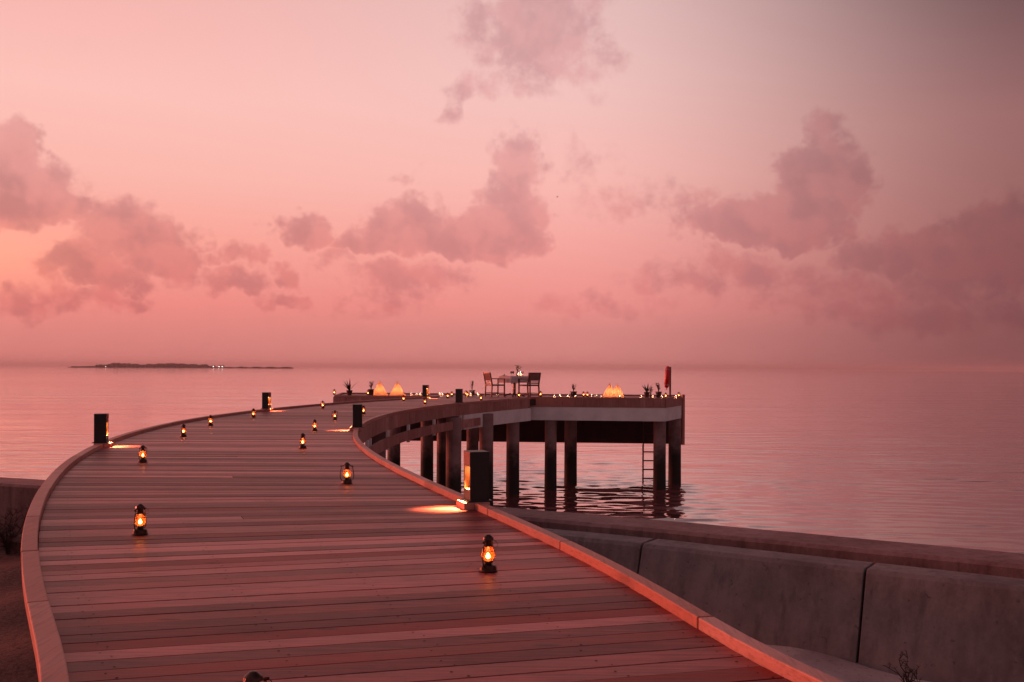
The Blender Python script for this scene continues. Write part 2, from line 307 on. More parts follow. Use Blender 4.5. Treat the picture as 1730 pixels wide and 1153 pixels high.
# ------------------------------------------------------------------ mesh builder
class MB:
    def __init__(s): s.v = []; s.f = []; s.t = []; s.tone = (.5, 0, 0)
    def rt(s): s.tone = (rnd.random(), rnd.random(), rnd.random()); return s
    def add(s, vs, fs):
        n = len(s.v); s.v += [tuple(p) for p in vs]; s.f += [tuple(i+n for i in f) for f in fs]; s.t += [s.tone]*len(vs)
    def hexa(s, a, b):     # two quads (4 bottom points, 4 top points), same winding
        s.add(list(a)+list(b), [(3,2,1,0), (4,5,6,7), (0,1,5,4), (1,2,6,5), (2,3,7,6), (3,0,4,7)])
    def box(s, c, d, rz=0, taper=1.0):
        x, y, z = [q/2 for q in d]; cr, sr = math.cos(rz), math.sin(rz)
        def pt(a, b2, h, k): return (c[0]+(a*cr-b2*sr)*k, c[1]+(a*sr+b2*cr)*k, c[2]+h)
        s.hexa([pt(-x,-y,-z,1), pt(x,-y,-z,1), pt(x,y,-z,1), pt(-x,y,-z,1)], [pt(-x,-y,z,taper), pt(x,-y,z,taper), pt(x,y,z,taper), pt(-x,y,z,taper)])
    def bar(s, p, q, w, d=None):
        p, q = Vector(p), Vector(q); d = d or w; ax = (q-p).normalized()
        u = ax.cross(Vector((0,0,1))) if abs(ax.z) < .95 else ax.cross(Vector((0,1,0)))
        u.normalize(); v = ax.cross(u)
        f = lambda o: [o-u*w/2-v*d/2, o+u*w/2-v*d/2, o+u*w/2+v*d/2, o-u*w/2+v*d/2]
        s.hexa(f(p), f(q))
    def tube(s, pts, r, n=8, cap=True):
        pts = [Vector(p) for p in pts]; rs = r if isinstance(r, (list, tuple)) else [r]*len(pts)
        vs = []; fs = []
        for i, p in enumerate(pts):
            ax = (pts[min(i+1, len(pts)-1)]-pts[max(i-1, 0)]).normalized()
            u = ax.cross(Vector((0,0,1))) if abs(ax.z) < .9 else ax.cross(Vector((1,0,0)))
            u.normalize(); w = ax.cross(u)
            for k in range(n):
                a = 2*math.pi*k/n; vs.append(p+(u*math.cos(a)+w*math.sin(a))*rs[i])
        for i in range(len(pts)-1):
            for k in range(n):
                a, b2 = i*n+k, i*n+(k+1) % n; fs.append((a, b2, b2+n, a+n))
        if cap: fs.append(tuple(range(n))[::-1]); fs.append(tuple(range((len(pts)-1)*n, len(pts)*n)))
        s.add(vs, fs)
    def lathe(s, prof, n=16, c=(0,0,0)):
        vs = []; fs = []
        for (r, z) in prof:
            for k in range(n):
                a = 2*math.pi*k/n; vs.append((c[0]+r*math.cos(a), c[1]+r*math.sin(a), c[2]+z))
        for i in range(len(prof)-1):
            for k in range(n):
                a, b2 = i*n+k, i*n+(k+1) % n; fs.append((a, b2, b2+n, a+n))
        s.add(vs, fs)
    def prism(s, poly, z0, z1):
        n = len(poly); vs = [(p[0], p[1], z0) for p in poly]+[(p[0], p[1], z1) for p in poly]
        s.add(vs, [tuple(range(n))[::-1], tuple(range(n, 2*n))]+[(i, (i+1) % n, (i+1) % n+n, i+n) for i in range(n)])
    def sweep(s, sects, cap=True):   # list of closed cross-sections with equal counts
        n = len(sects[0]); vs = [p for q in sects for p in q]; fs = []
        for i in range(len(sects)-1):
            for k in range(n):
                a, b2 = i*n+k, i*n+(k+1) % n; fs.append((a, b2, b2+n, a+n))
        if cap: fs += [tuple(range(n))[::-1], tuple(range((len(sects)-1)*n, len(sects)*n))]
        s.add(vs, fs)
    def build(s, name, material, parent=None, smooth=False, bevel=0, world=False):
        me = bpy.data.meshes.new(name); vs = s.v
        if world and parent is not None:
            l = parent.location; vs = [(a-l[0], b2-l[1], c2-l[2]) for a, b2, c2 in s.v]
        me.from_pydata(vs, [], s.f); me.update()
        ca = me.color_attributes.new('tone', 'FLOAT_COLOR', 'POINT')
        ca.data.foreach_set('color', [x for t3 in s.t for x in (*t3, 1.0)])
        if smooth: me.polygons.foreach_set('use_smooth', [True]*len(me.polygons))
        me.materials.append(material)
        o = bpy.data.objects.new(name, me); COL.objects.link(o)
        if parent is not None: o.parent = parent
        import bmesh
        bm = bmesh.new(); bm.from_mesh(me); bmesh.ops.recalc_face_normals(bm, faces=bm.faces); bm.to_mesh(me); bm.free()
        if bevel:
            bv = o.modifiers.new('bevel', 'BEVEL'); bv.width = bevel; bv.segments = 2; bv.limit_method = 'ANGLE'
        return o
def tag(o, label=None, cat=None, group=None, kind=None):
    if label: o['label'] = label
    if cat: o['category'] = cat
    if group: o['group'] = group
    if kind: o['kind'] = kind
    return o
def empty(name, loc, rz=0):
    o = bpy.data.objects.new(name, None); COL.objects.link(o); o.location = loc; o.rotation_euler = (0, 0, rz); o.empty_display_size = .1; return o
def copy_tree(o, parent=None):
    c = o.copy(); COL.objects.link(c); c.parent = parent
    for ch in list(o.children): copy_tree(ch, c)
    return c

# ================================================================== SETTING
sea = MB(); S = 9000
wr_ = np.random.RandomState(4); waves = []
for k in range(60):
    lam = 10**wr_.uniform(math.log10(.42), math.log10(1.35)); th = wr_.normal(0, .30)+.08
    kk = 2*math.pi/lam; waves.append((kk*math.sin(th), kk*math.cos(th), wr_.uniform(0, 6.28), SEA_SLOPE*math.sqrt(2/60)/kk))
fx_ = np.arange(-14, 24.01, .19); fy_ = np.arange(9, 58.01, .095)
gx = np.array([-S, -3000, -900, -250, -70, -30]+list(fx_)+[40, 90, 250, 900, 3000, S]); gy = np.array([-40, 4]+list(fy_)+[75, 110, 220, 600, 2000, S])
GX, GY = np.meshgrid(gx, gy); H_ = np.zeros_like(GX)
for (a_, b2_, ph_, am_) in waves: H_ += am_*np.sin(a_*GX+b2_*GY+ph_)
gust = .75+.25*np.sin(GX*.35+GY*.2)*np.sin(GY*.31-GX*.12+1)
fade = np.clip((GX+14)/4, 0, 1)*np.clip((24-GX)/5, 0, 1)*np.clip((58-GY)/18, 0, 1)*np.clip((GY-9)/2, 0, 1)
near_p = np.exp(-(np.clip(np.abs(GX-.6)-5.2, 0, None)/1.2)**2)*np.exp(-(np.clip(np.abs(GY-35)-11, 0, None)/5.0)**2)
H_ = H_*fade*gust*(.24+.9*near_p); nx_ = len(gx)
sea.v = [(float(x), float(y), WATER+float(h)) for x, y, h in zip(GX.ravel(), GY.ravel(), H_.ravel())]; sea.t = [(.5, 0, 0)]*len(sea.v)
sea.f = [(j*nx_+i, j*nx_+i+1, (j+1)*nx_+i+1, (j+1)*nx_+i) for j in range(len(gy)-1) for i in range(nx_-1)]
tag(sea.build('sea', M['water'], smooth=True), kind='structure')

# ------------------------------------------------------------------ walkway edges (inner faces of the two kerbs), as X over distance
Lp = [((120.7,1150),1), ((101,1082),1), ((87.8,1029.5),1), ((76.8,987.8),1), ((71.4,948),1), ((68.9,898),1), ((72,873),0), ((77.7,851),0), ((90.2,821.9),0), ((105.5,802.5),0), ((131.9,783),0), ((166.6,764.3),0), ((187,752.5),0), ((233,732.8),0), ((272.5,723.6),0), ((309.5,715.5),0), ((351,708.6),0), ((388,702.8),0), ((441.3,695.8),0), ((480.6,691.7),0), ((527,687.3),0), ((577.7,683.4),0), ((612,680.0),0), ((664,676.3),0), ((712.6,674),0)]
Rp = [((1338,1151.4),0), ((1267,1110.7),0), ((1152.6,1047),0), ((1000,958),0), ((900.6,905.7),0), ((819.6,864),0), ((771,847.9),0), ((729.5,829.4),0), ((699.4,814.3),0), ((657.8,792.4),0), ((618.5,767),0), ((602.8,748.3),1), ((598.7,735.5),1), ((599.3,719.4),1), ((613,714.7),1), ((629.4,706.6),1), ((652.5,698.6),1), ((675.6,692.8),1), ((710.3,687.6),1), ((745,684.2),1), ((784.5,679.8),1), ((841.7,674.8),1), ((911.7,670.4),1)]
KH = .056; KW = .097
def fitedge(pp):
    w = [U(*p, KH*k) for p, k in pp]; t_ = np.log([q.y for q in w]); xs = [q.x for q in w]
    c = np.polyfit(t_, xs, 6); lo, hi = w[0].y, w[-1].y
    def f(D):
        if D < lo: 
            e = .3; s0 = (np.polyval(c, math.log(lo+e))-np.polyval(c, math.log(lo)))/e; return float(np.polyval(c, math.log(lo))+s0*(D-lo))
        if D > hi:
            e = .5; s0 = (np.polyval(c, math.log(hi))-np.polyval(c, math.log(hi-e)))/e; return float(np.polyval(c, math.log(hi))+s0*(D-hi))
        return float(np.polyval(c, math.log(D)))
    return f
XL, XR = fitedge(Lp), fitedge(Rp)
PF0, PF1 = Vector((-6.76, 37.9, 0)), Vector((5.62, 36.5, 0))        # platform front edge
def pf(x): return PF0.y+(PF1.y-PF0.y)*(x-PF0.x)/(PF1.x-PF0.x)

walk = empty('boardwalk', (-1.0, 8.0, 0)); tag(walk, 'long curved timber boardwalk on concrete pilings, bending out over the water', 'boardwalk')
# planks
pk = MB(); D0 = .4; PIT = .160
def slope(d): return .27 if d < 6.3 else max(0.0, .27*(1-(d-6.3)/4.2))
def line_end(d, fx):
    x = fx(max(d, .5))
    for _ in range(25): x = .5*x+.5*fx(max(.3, d+slope(d)*(x+1)))
    return x
while D0 < 37.2:
    w = PIT*rnd.uniform(.88, 1.08); d1 = D0+w-rnd.choice((.003,.004,.005,.009))
    pk.rt(); zo = rnd.uniform(-.0015, .0015)
    a0, a1 = line_end(D0, XL), line_end(d1, XL); b0, b1 = line_end(D0, XR), line_end(d1, XR)
    if D0 > 36: b0 = min(b0, .9); b1 = min(b1, .9)
    pieces = [(0, 1)]
    cut = rnd.uniform(.3, .7); pieces = [(0, cut), (cut, 1)] if rnd.random() < .06 else pieces
    for (u, v) in pieces:
        if u > 0: pk.rt()
        g = .004
        P_ = lambda xa, xb, f, d: Vector((xa+(xb-xa)*f, d+slope(d)*(xa+(xb-xa)*f+1), 0))
        q = [P_(a0, b0, u, D0), P_(a0, b0, v, D0), P_(a1, b1, v, d1), P_(a1, b1, u, d1)]
        if u > 0: q[0].x += g; q[3].x += g
        ns = 6
        for k in range(1): 
            top = [Vector((p.x, p.y, deckz(p.y)+zo)) for p in q]; bot = [Vector((p.x, p.y, deckz(p.y)-.035)) for p in q]
            pk.hexa(bot, top)
    D0 += w
# screw heads in rows along the joists
sc = pk; pk.tone = (-.9, 0, .3)
rr = random.Random(3); d = 3.2
while d < 16:
    for fr in (.045, .30, .53, .76, .965):
        for e in (.04, .13):
            x0, x1 = line_end(d, XL), line_end(d, XR); x = x0+(x1-x0)*fr+rr.uniform(-.012, .012); y = d+e+slope(d)*(x+1)
            r = rr.uniform(.004, .007)
            sc.add([(x+r*math.cos(a), y+r*math.sin(a), deckz(y)+.0028) for a in [k*math.pi/3 for k in range(6)]], [tuple(range(6))])
    d += PIT
pk.build('deck_planks', M['deck'], walk, bevel=.003, world=True)
# joists/slab under the planks
def curve_pts(fx, d0, d1, n):
    return [Vector((fx(d), d, 0)) for d in np.linspace(d0, d1, n)]
def offset_pts(pts, off):   # + = to the right of travel
    out = []
    for i, p in enumerate(pts):
        tt = (pts[min(i+1, len(pts)-1)]-pts[max(i-1, 0)]).normalized(); out.append(Vector((p.x+tt.y*off, p.y-tt.x*off, 0)))
    return out
def sweep_band(mb, pts, o0, o1, z0, z1, rel=True):
    a, b_ = offset_pts(pts, o0), offset_pts(pts, o1); ss = []
    for p, q in zip(a, b_):
        dz = deckz(p.y) if rel else 0
        ss.append([Vector((p.x, p.y, dz+z0)), Vector((q.x, q.y, dz+z0)), Vector((q.x, q.y, dz+z1)), Vector((p.x, p.y, dz+z1))])
    mb.sweep(ss)
sl = MB()
dl = np.linspace(.5, 37, 60)
sl.sweep([[Vector((XL(d_)-.03, d_, deckz(d_)-.24)), Vector((min(XR(d_), 40)+.03, d_, deckz(d_)-.24)), Vector((XR(d_)+.03, d_, deckz(d_)-.045)), Vector((XL(d_)-.03, d_, deckz(d_)-.045))] for d_ in dl])
sl.build('deck_frame', M['skirt'], walk, world=True)
# kerbs: built of separate lengths of timber with fine joints
def kerb(fx, side, ds, name):
    kb = MB()
    for i in range(len(ds)-1):
        kb.rt(); n = max(3, int((ds[i+1]-ds[i])/.25))
        g = .004 if i else 0
        pts = curve_pts(fx, ds[i]+g, ds[i+1]-g, n)
        a = 0.0 if side > 0 else -KW; b_ = .080 if side > 0 else 0.0
        j = rnd.uniform(-.003, .003)
        sweep_band(kb, pts, a+j, b_+j, -.02, KH+rnd.uniform(-.002, .002))
    return kb.build(name, M['kerb'], walk, bevel=.006, world=True)
kerb(XL, -1, [.5, 2.3, 3.5, 4.87, 6.2, 7.6, 9.3, 10.9, 12.6, 15, 17.5, 20, 22.5, 25, 27.5, 30, 32.5, 35, 37.2], 'kerb')
kerb(XR, 1, [.5, 2.6, 4.6, 6.6, 8.1, 10.0, 12.2, 14.2, 16.4, 18.8, 21.2, 23.6, 26, 28.5, 31, 33.5, 36.4], 'kerb')
# fascia boards on the outside
def fascia(fx, side, d0, d1, o, th, z0, z1, name, step=.55):
    fb_ = MB(); d = d0
    while d < d1:
        e = min(d1, d+step*rnd.uniform(.8, 1.2)); fb_.rt(); pts = curve_pts(fx, d, e-.006, 4)
        a, b_ = (o, o+th) if side > 0 else (-o-th, -o)
        sweep_band(fb_, pts, a, b_, z0+rnd.uniform(-.004, .004), z1); d = e
    return fb_.build(name, M['fascia'], walk, world=True)
fascia(XR, 1, 8.5, 36.45, KW-.045, .035, -.34, -.022, 'fascia_board')
fascia(XL, -1, 8.5, 37.1, KW-.03, .035, -.34, -.022, 'fascia_board')
fascia(XR, 1, 15.5, 32.4, KW+.03, .05, -.73, -.48, 'lower_rail', step=.8)
# bracket posts behind the lower rail
for px in (607, 626, 656, 691, 734.5, 779):
    # find distance where the right outer edge projects to this column, beyond the bend
    best = min(np.linspace(20.5, 33, 500), key=lambda d_: abs(CX+F*(XR(d_)+KW)/d_-px))
    pts = curve_pts(XR, best-.1, best+.1, 3); q = offset_pts(pts, KW-.01)[1]; ang = math.atan2(pts[2].y-pts[0].y, pts[2].x-pts[0].x)
    bmb = MB(); bmb.box((q.x, q.y, deckz(best)-.57), (.10, .07, .46), ang); bmb.build('bracket', M['concrete'], walk, world=True, bevel=.004)
cb = MB(); sweep_band(cb, curve_pts(XR, 31.2, 36.5, 12), .03, .10, -.80, -.342); cb.build('concrete_beam', M['concrete'], walk, world=True)
cb = MB(); sweep_band(cb, curve_pts(XL, 20, 37, 24), -.5, -.1, -.72, -.26); cb.build('concrete_beam', M['concrete'], walk, world=True)
# pilings
def piling(parent, x, y, top, r=.233):
    p = MB(); rg = random.Random(int(x*100)); n = 20
    p.tube([(x, y, WATER-1.5), (x, y, WATER-.2), (x, y, WATER+.6), (x, y, -1.6), (x, y, top)], [r*1.03, r*1.05, r*1.02, r, r], n)
    return p.build('piling', M['piling'], parent, smooth=False, world=True)
for (px, D) in ((637, 25), (767, 30.2), (822, 32.9), (867, 36.0), (666, 35.9), (722, 36.7), (749, 37.3), (799, 38.2)):
    q = XD(px, D); piling(walk, q.x, q.y, -.3)
for d_ in (12, 16, 20.5): piling(walk, XR(d_)-.55, d_, -.3)
for d_ in (12, 16, 20.5): piling(walk, XL(d_)+.6, d_, -.3)

# ------------------------------------------------------------------ platform
PZ = .086
FL, FR, CR, RR, RL = (-6.76,37.9), (5.62,36.5), (6.62,39.0), (6.86,40.75), (-7.2,42.1)
plat = empty('dining_platform', (0, 39.2, 0)); tag(plat, 'wide timber platform with pale concrete edge beam at the sea end of the boardwalk', 'platform')
poly = [FL, FR, CR, RR, RL]
def polyx(y, side):
    xs = []
    for i in range(5):
        (x0, y0), (x1, y1) = poly[i], poly[(i+1) % 5]
        if (y0-y)*(y1-y) <= 0 and y0 != y1: xs.append(x0+(x1-x0)*(y-y0)/(y1-y0))
    return (min(xs), max(xs)) if len(xs) >= 2 else None
pp = MB(); y = 36.52
while y < 42.05:
    a, b_ = polyx(y+.004, 0), polyx(min(y+.14, 42.09), 0)
    if a and b_:
        pp.rt(); pp.hexa([(a[0],y,PZ-.04), (a[1],y,PZ-.04), (b_[1],y+.136,PZ-.04), (b_[0],y+.136,PZ-.04)], [(a[0],y,PZ), (a[1],y,PZ), (b_[1],y+.136,PZ), (b_[0],y+.136,PZ)])
    y += .142
pp.build('deck_planks', M['deck'], plat, world=True)
def inset(pl, k):
    cx, cy = sum(p[0] for p in pl)/len(pl), sum(p[1] for p in pl)/len(pl)
    return [(cx+(x-cx)*(1-k/7), cy+(y-cy)*(1-k/3)) for x, y in pl]
ps = MB(); ps.prism(inset(poly, .12), -.62, PZ-.05); ps.build('slab', M['concrete'], plat, world=True)
def edge_strip(name, p, q, out, th, z0, z1, material, bev=.004, seg=None, parent=plat):
    mb = MB(); p, q = Vector((*p, 0)), Vector((*q, 0)); d = (q-p).normalized(); n = Vector((d.y, -d.x, 0))
    L = (q-p).length; k = max(1, int(L/seg)) if seg else 1
    for i in range(k):
        mb.rt(); a = p+d*(L*i/k+(.003 if i else 0)); b_ = p+d*(L*(i+1)/k-(.003 if i < k-1 else 0))
        c = [a+n*out, b_+n*out, b_+n*(out+th), a+n*(out+th)]
        mb.hexa([v+Vector((0,0,z0)) for v in c], [v+Vector((0,0,z1)) for v in c])
    return mb.build(name, material, parent, world=True, bevel=bev)
jl = (-2.75, pf(-2.75)); jr = (XR(36.4)+KW+.02, pf(XR(36.4)+KW))
for p, q in ((FL, jl), (jr, FR), (FR, CR), (CR, RR), (RR, RL), (RL, FL)):
    edge_strip('kerb', p, q, -.09, .10, PZ+.001, .146, M['kerb'], seg=2.4)
for p, q in ((FL, (-2.9, pf(-2.9))), (jr, FR), (FR, CR), (RL, FL)):
    edge_strip('fascia_board', p, q, .012, .03, -.22, PZ+.0005, M['fascia'], seg=1.6)
for p, q in (((jr[0]+.02, jr[1]), FR), (FR, CR)):
    edge_strip('concrete_beam', p, q, -.03, .055, -.72, -.222, M['concrete'])
edge_strip('skirt_wall', (6.98, 40.86), (-7.4, 42.24), -.02, .09, -1.87, .083, M['skirt'])
edge_strip('end_board', (6.985, 40.70), (7.085, 40.74), -.12, .12, -1.90, .16, M['kerb'])
for (px, D, r) in ((931, 37.2, .222), (964.7, 39.3, .245), (1115, 37.1, .232), (1140.5, 39.0, .245)):
    q = XD(px, D); piling(plat, q.x, q.y, -.6, r)
# ladder into the water
ld = MB(); la = XD(1087, 40.6); lb = XD(1107, 40.6)
for q in (la, lb): ld.tube([(q.x, q.y, WATER-.6), (q.x, q.y, -.1)], .036, 8)
for z in np.arange(WATER-.3, -.2, .36): ld.tube([(la.x, la.y, z), (lb.x, lb.y, z)], .03, 6)
lo = ld.build('ladder', M['steel']); tag(lo, 'thin dark steel ladder dropping from the platform into the water beside the right pilings', 'ladder')

# ------------------------------------------------------------------ sea walls and sand
def extend(ps, a=8, b=8):
    ps = [Vector((p.x, p.y, 0)) for p in ps]
    return [ps[0]+(ps[0]-ps[1]).normalized()*a]+ps+[ps[-1]+(ps[-1]-ps[-2]).normalized()*b]
far_line = extend([Z(0,806.6,-.30), Z(860,857.6,-.30), Z(1161.8,882.8,-.30), Z(1730,935.6,-.30)], 30, 12)
qw = MB(); a = far_line; b_ = offset_pts(a, .55)
dens_ = []
for i in range(len(a)-1):
    for k in range(8): dens_.append((a[i].lerp(a[i+1], k/8), b_[i].lerp(b_[i+1], k/8)))
dens_.append((a[-1], b_[-1]))
qr = random.Random(5)
secs = []
for p, q in dens_:
    e = qr.uniform(-.0015, .0015)
    secs.append([(p.x, p.y, -5), (q.x, q.y, -5), (q.x, q.y, -.33+e), (q.x-(q.x-p.x)*.07, q.y-(q.y-p.y)*.07, -.30+e), (p.x, p.y, -.30+e)])
qw.sweep(secs); tag(qw.build('quay_wall', M['wall2']), 'long brown weathered concrete wall at the water edge behind the jointed panel wall', 'wall')
near = extend([Z(0,822,-.36), Z(60,825,-.36), Z(955,905,-.36), Z(1086,918,-.36), Z(1463.6,960.7,-.36), Z(1730,991,-.36)], 24, 10)
# panels between joints
sw = empty('panel_wall', (near[3].x, near[3].y, -1.1)); tag(sw, 'pale grey concrete retaining wall of jointed sloping panels running under the boardwalk', 'wall')
cum = [0]
for i in range(len(near)-1): cum.append(cum[-1]+(near[i+1]-near[i]).length)
def at_s(s_):
    for i in range(len(near)-1):
        if s_ <= cum[i+1] or i == len(near)-2:
            f = (s_-cum[i])/(cum[i+1]-cum[i]); p = near[i].lerp(near[i+1], f); d = (near[i+1]-near[i]).normalized(); return p, Vector((d.y, -d.x, 0))
J1, J2 = cum[4], cum[5]; Lp_ = J2-J1
js = [J1+k*Lp_ for k in range(-14, 6)]
for k in range(len(js)-1):
    s0, s1 = max(js[k]+.010, 0.01), min(js[k+1]-.010, cum[-1])
    if s1 <= s0+.2: continue
    pm = MB(); secs = []
    for u in np.linspace(s0, s1, 7):
        p, n = at_s(u)
        if n.y > 0: n = -n
        pr = [(-.30, -1.9), (.34, -1.9), (.26, -1.12), (.02, -.395), (-.015, -.362), (-.30, -.36)]
        secs.append([Vector((p.x+n.x*o_, p.y+n.y*o_, z_)) for o_, z_ in pr])
    pm.sweep(secs); pm.build('wall_panel', M['wall1'], sw, world=True, bevel=.008)
bk = MB(); secs = []
for u in np.linspace(0.05, cum[-1]-.05, 60):
    p, n = at_s(u)
    if n.y > 0: n = -n
    secs.append([Vector((p.x+n.x*o_, p.y+n.y*o_, z_)) for o_, z_ in [(-.27, -1.9), (.20, -1.9), (.16, -1.12), (-.04, -.40), (-.27, -.40)]])
bk.sweep(secs); bk.build('wall_core', M['skirt'], sw, world=True)
# gravelly fill between the two walls + sand in front
sg = MB(); NX, NY = 90, 60
def wall_y(x):
    for i in range(len(near)-1):
        if near[i].x <= x <= near[i+1].x:
            return near[i].y+(near[i+1].y-near[i].y)*(x-near[i].x)/(near[i+1].x-near[i].x)
    return near[0].y if x < near[0].x else near[-1].y
sr = random.Random(9)
def sand_z(x, y):
    z = -1.09+.05*math.sin(x*1.3+y*.7)+.03*math.sin(x*3.1-y*2.3)+.012*math.sin(x*7.7+y*9.1)
    if x > 0: z += .10*math.exp(-((x-2.0)**2/1.2+(y-5.4)**2/1.6))
    return z
xs = sorted(set(list(np.linspace(-60, -8, 14))+list(np.linspace(-8, 6, 90))+list(np.linspace(6, 14, 12))))
vs = []; 
for x in xs:
    wy = wall_y(x)+.1
    for j in range(NY+1):
        f = j/NY; y = wy-(wy+30)*(1-f)**2.2 if False else -30+(wy+30)*(1-(1-f)**2.2)
        vs.append((x, y, sand_z(x, y)))
n1 = NY+1
sg.add(vs, [(i*n1+j, (i+1)*n1+j, (i+1)*n1+j+1, i*n1+j+1) for i in range(len(xs)-1) for j in range(NY)])
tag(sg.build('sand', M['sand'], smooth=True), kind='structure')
fl = MB(); secs = []
for (p, q) in [(a[i], b_[i]) for i in range(len(a))]:
    n = (q-p).normalized(); secs.append([Vector((q.x, q.y, -.95))-n*.02, Vector((q.x, q.y, -.95))+n*.36, Vector((q.x, q.y, -1.9))+n*.36, Vector((q.x, q.y, -1.9))-n*.02])
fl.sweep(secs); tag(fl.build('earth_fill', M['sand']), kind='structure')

# dry bushes
def bush(name, base, h, spread, nst, label, seed, lean=(0, 0), den=5):
    r = random.Random(seed); root = empty(name, base); tag(root, label, 'bush', 'dry bushes on the sand')
    st = MB(); tw = MB()
    for i in range(nst):
        a = r.uniform(0, 2*math.pi); L = h*r.uniform(.6, 1.05); sp = spread*r.uniform(.2, 1)
        pts = [Vector((0, 0, -.05))]; 
        for k in range(1, 6):
            f = k/5; pts.append(Vector((math.cos(a)*sp*f**1.3+r.uniform(-.02, .02)+lean[0]*f, math.sin(a)*sp*f**1.3+r.uniform(-.02, .02)+lean[1]*f, L*f)))
        st.tube(pts, [.009, .008, .006, .005, .0035, .002], 5)
        for k in range(1, 6):
            for _ in range(den):
                b0 = pts[k]; d = Vector((r.uniform(-1, 1), r.uniform(-1, 1), r.uniform(.1, 1.0))).normalized()*L*r.uniform(.15, .34)
                m_ = b0+d*.55+Vector((r.uniform(-.02, .02), r.uniform(-.02, .02), .01)); tw.tube([b0, m_, b0+d], [.0035, .0025, .0012], 4)
                if k > 1:
                    for _ in range(2):
                        e = m_+Vector((r.uniform(-1, 1), r.uniform(-1, 1), r.uniform(0, 1))).normalized()*L*.1; tw.tube([m_, e], [.002, .001], 3)
    st.build('stem', M['twig'], root); tw.build('twigs', M['twig'], root)
q = Z(15, 938, -1.09); bush('dry_bush', (q.x, q.y, sand_z(q.x, q.y)), .5, .34, 9, 'bare twiggy bush on the sand left of the boardwalk by the wall', 1)
q = Z(75-90, 925, -1.09); bush('dry_bush', (q.x-.2, q.y-.2, sand_z(q.x, q.y)), .3, .3, 6, 'low bare bush at the left frame edge beside a taller one', 2)
q = Z(1545, 1185, -1.09); bush('dry_bush', (q.x, q.y, sand_z(q.x, q.y)),   .27, .2, 5, 'small bare bush on the sand below the right wall panels', 3, den=2)
# dry leaves and weed scraps on the sand
lt = MB(); r = random.Random(11)
for i in range(420):
    if i % 3: x, y = r.uniform(.9, 3.2), r.uniform(3.9, 6.3)
    else: x, y = r.uniform(-7.5, -2.6), r.uniform(4, 9.5)
    if y > wall_y(x)-.3: continue
    z = sand_z(x, y)+.012; s_ = r.uniform(.008, .03); a = r.uniform(0, 6.3)
    lt.add([(x+s_*math.cos(a), y+s_*math.sin(a), z), (x+s_*.4*math.cos(a+1.6), y+s_*.4*math.sin(a+1.6), z+.008), (x-s_*math.cos(a), y-s_*math.sin(a), z+.003), (x-s_*.4*math.cos(a+1.6), y-s_*.4*math.sin(a+1.6), z+.004)], [(0,1,2,3)])
tag(lt.build('dry_litter', M['twig']), 'scattered dry leaves and twigs on the sand beside the boardwalk', 'litter', kind='stuff')

# ------------------------------------------------------------------ island on the horizon
DI = 3600.0
def ix(px): return (px-CX)*DI/F
isl = MB(); n = 60; pts = []
for i in range(n+1):
    f = i/n; x = ix(118)+(ix(495)-ix(118))*f; w = 60*math.sin(math.pi*min(max(f, .02), .98))**.5
    pts.append([(x, DI-w, WATER-1), (x, DI-w*.8, WATER+.8), (x, DI, WATER+2.2), (x, DI+w, WATER-1)])
isl.sweep(pts); tag(isl.build('island_shore', M['island_sand']), kind='structure')
r = random.Random(21); tf = MB()
def prof_h(px):
    if px < 150: return 2.5+1.5*math.sin(px*.4)
    if px < 165: return 4.5
    if px < 185: return 9+2*math.sin(px)
    if px < 350: return 13+1.6*math.sin(px*.07)+1.5*math.sin(px*.33)
    if px < 362: return 7
    if px < 390: return 3.5
    return 3.6+1.4*math.sin(px*.25)
for i in range(1500):
    px = r.uniform(120, 493); h = prof_h(px)*r.uniform(.65, 1.1); x = ix(px); y = DI+r.uniform(-30, 25); rad = r.uniform(3, 6)*min(1, h/8+.35)
    k = 6; vs = [(x, y, WATER+1.5)]; 
    rings = [(.75, .35), (1.0, .62), (.7, .88)]
    vs = []
    for (rr_, zz_) in rings:
        for j in range(k): a = 6.283*j/k+r.random(); vs.append((x+rad*rr_*math.cos(a)*r.uniform(.75, 1.2), y+rad*rr_*math.sin(a), WATER+1.5+h*zz_*r.uniform(.92, 1.08)))
    vs.append((x, y, WATER+1.5+h)); vs.append((x, y, WATER+1))
    fs = [(a_*k+j, a_*k+(j+1) % k, (a_+1)*k+(j+1) % k, (a_+1)*k+j) for a_ in range(2) for j in range(k)]+[(2*k+j, 2*k+(j+1) % k, 3*k) for j in range(k)]+[((j+1) % k, j, 3*k+1) for j in range(k)]
    tf.add(vs, fs)
tag(tf.build('island_woods', M['island_trees']), 'dark low belt of trees covering the far island on the horizon', 'woods', kind='stuff')
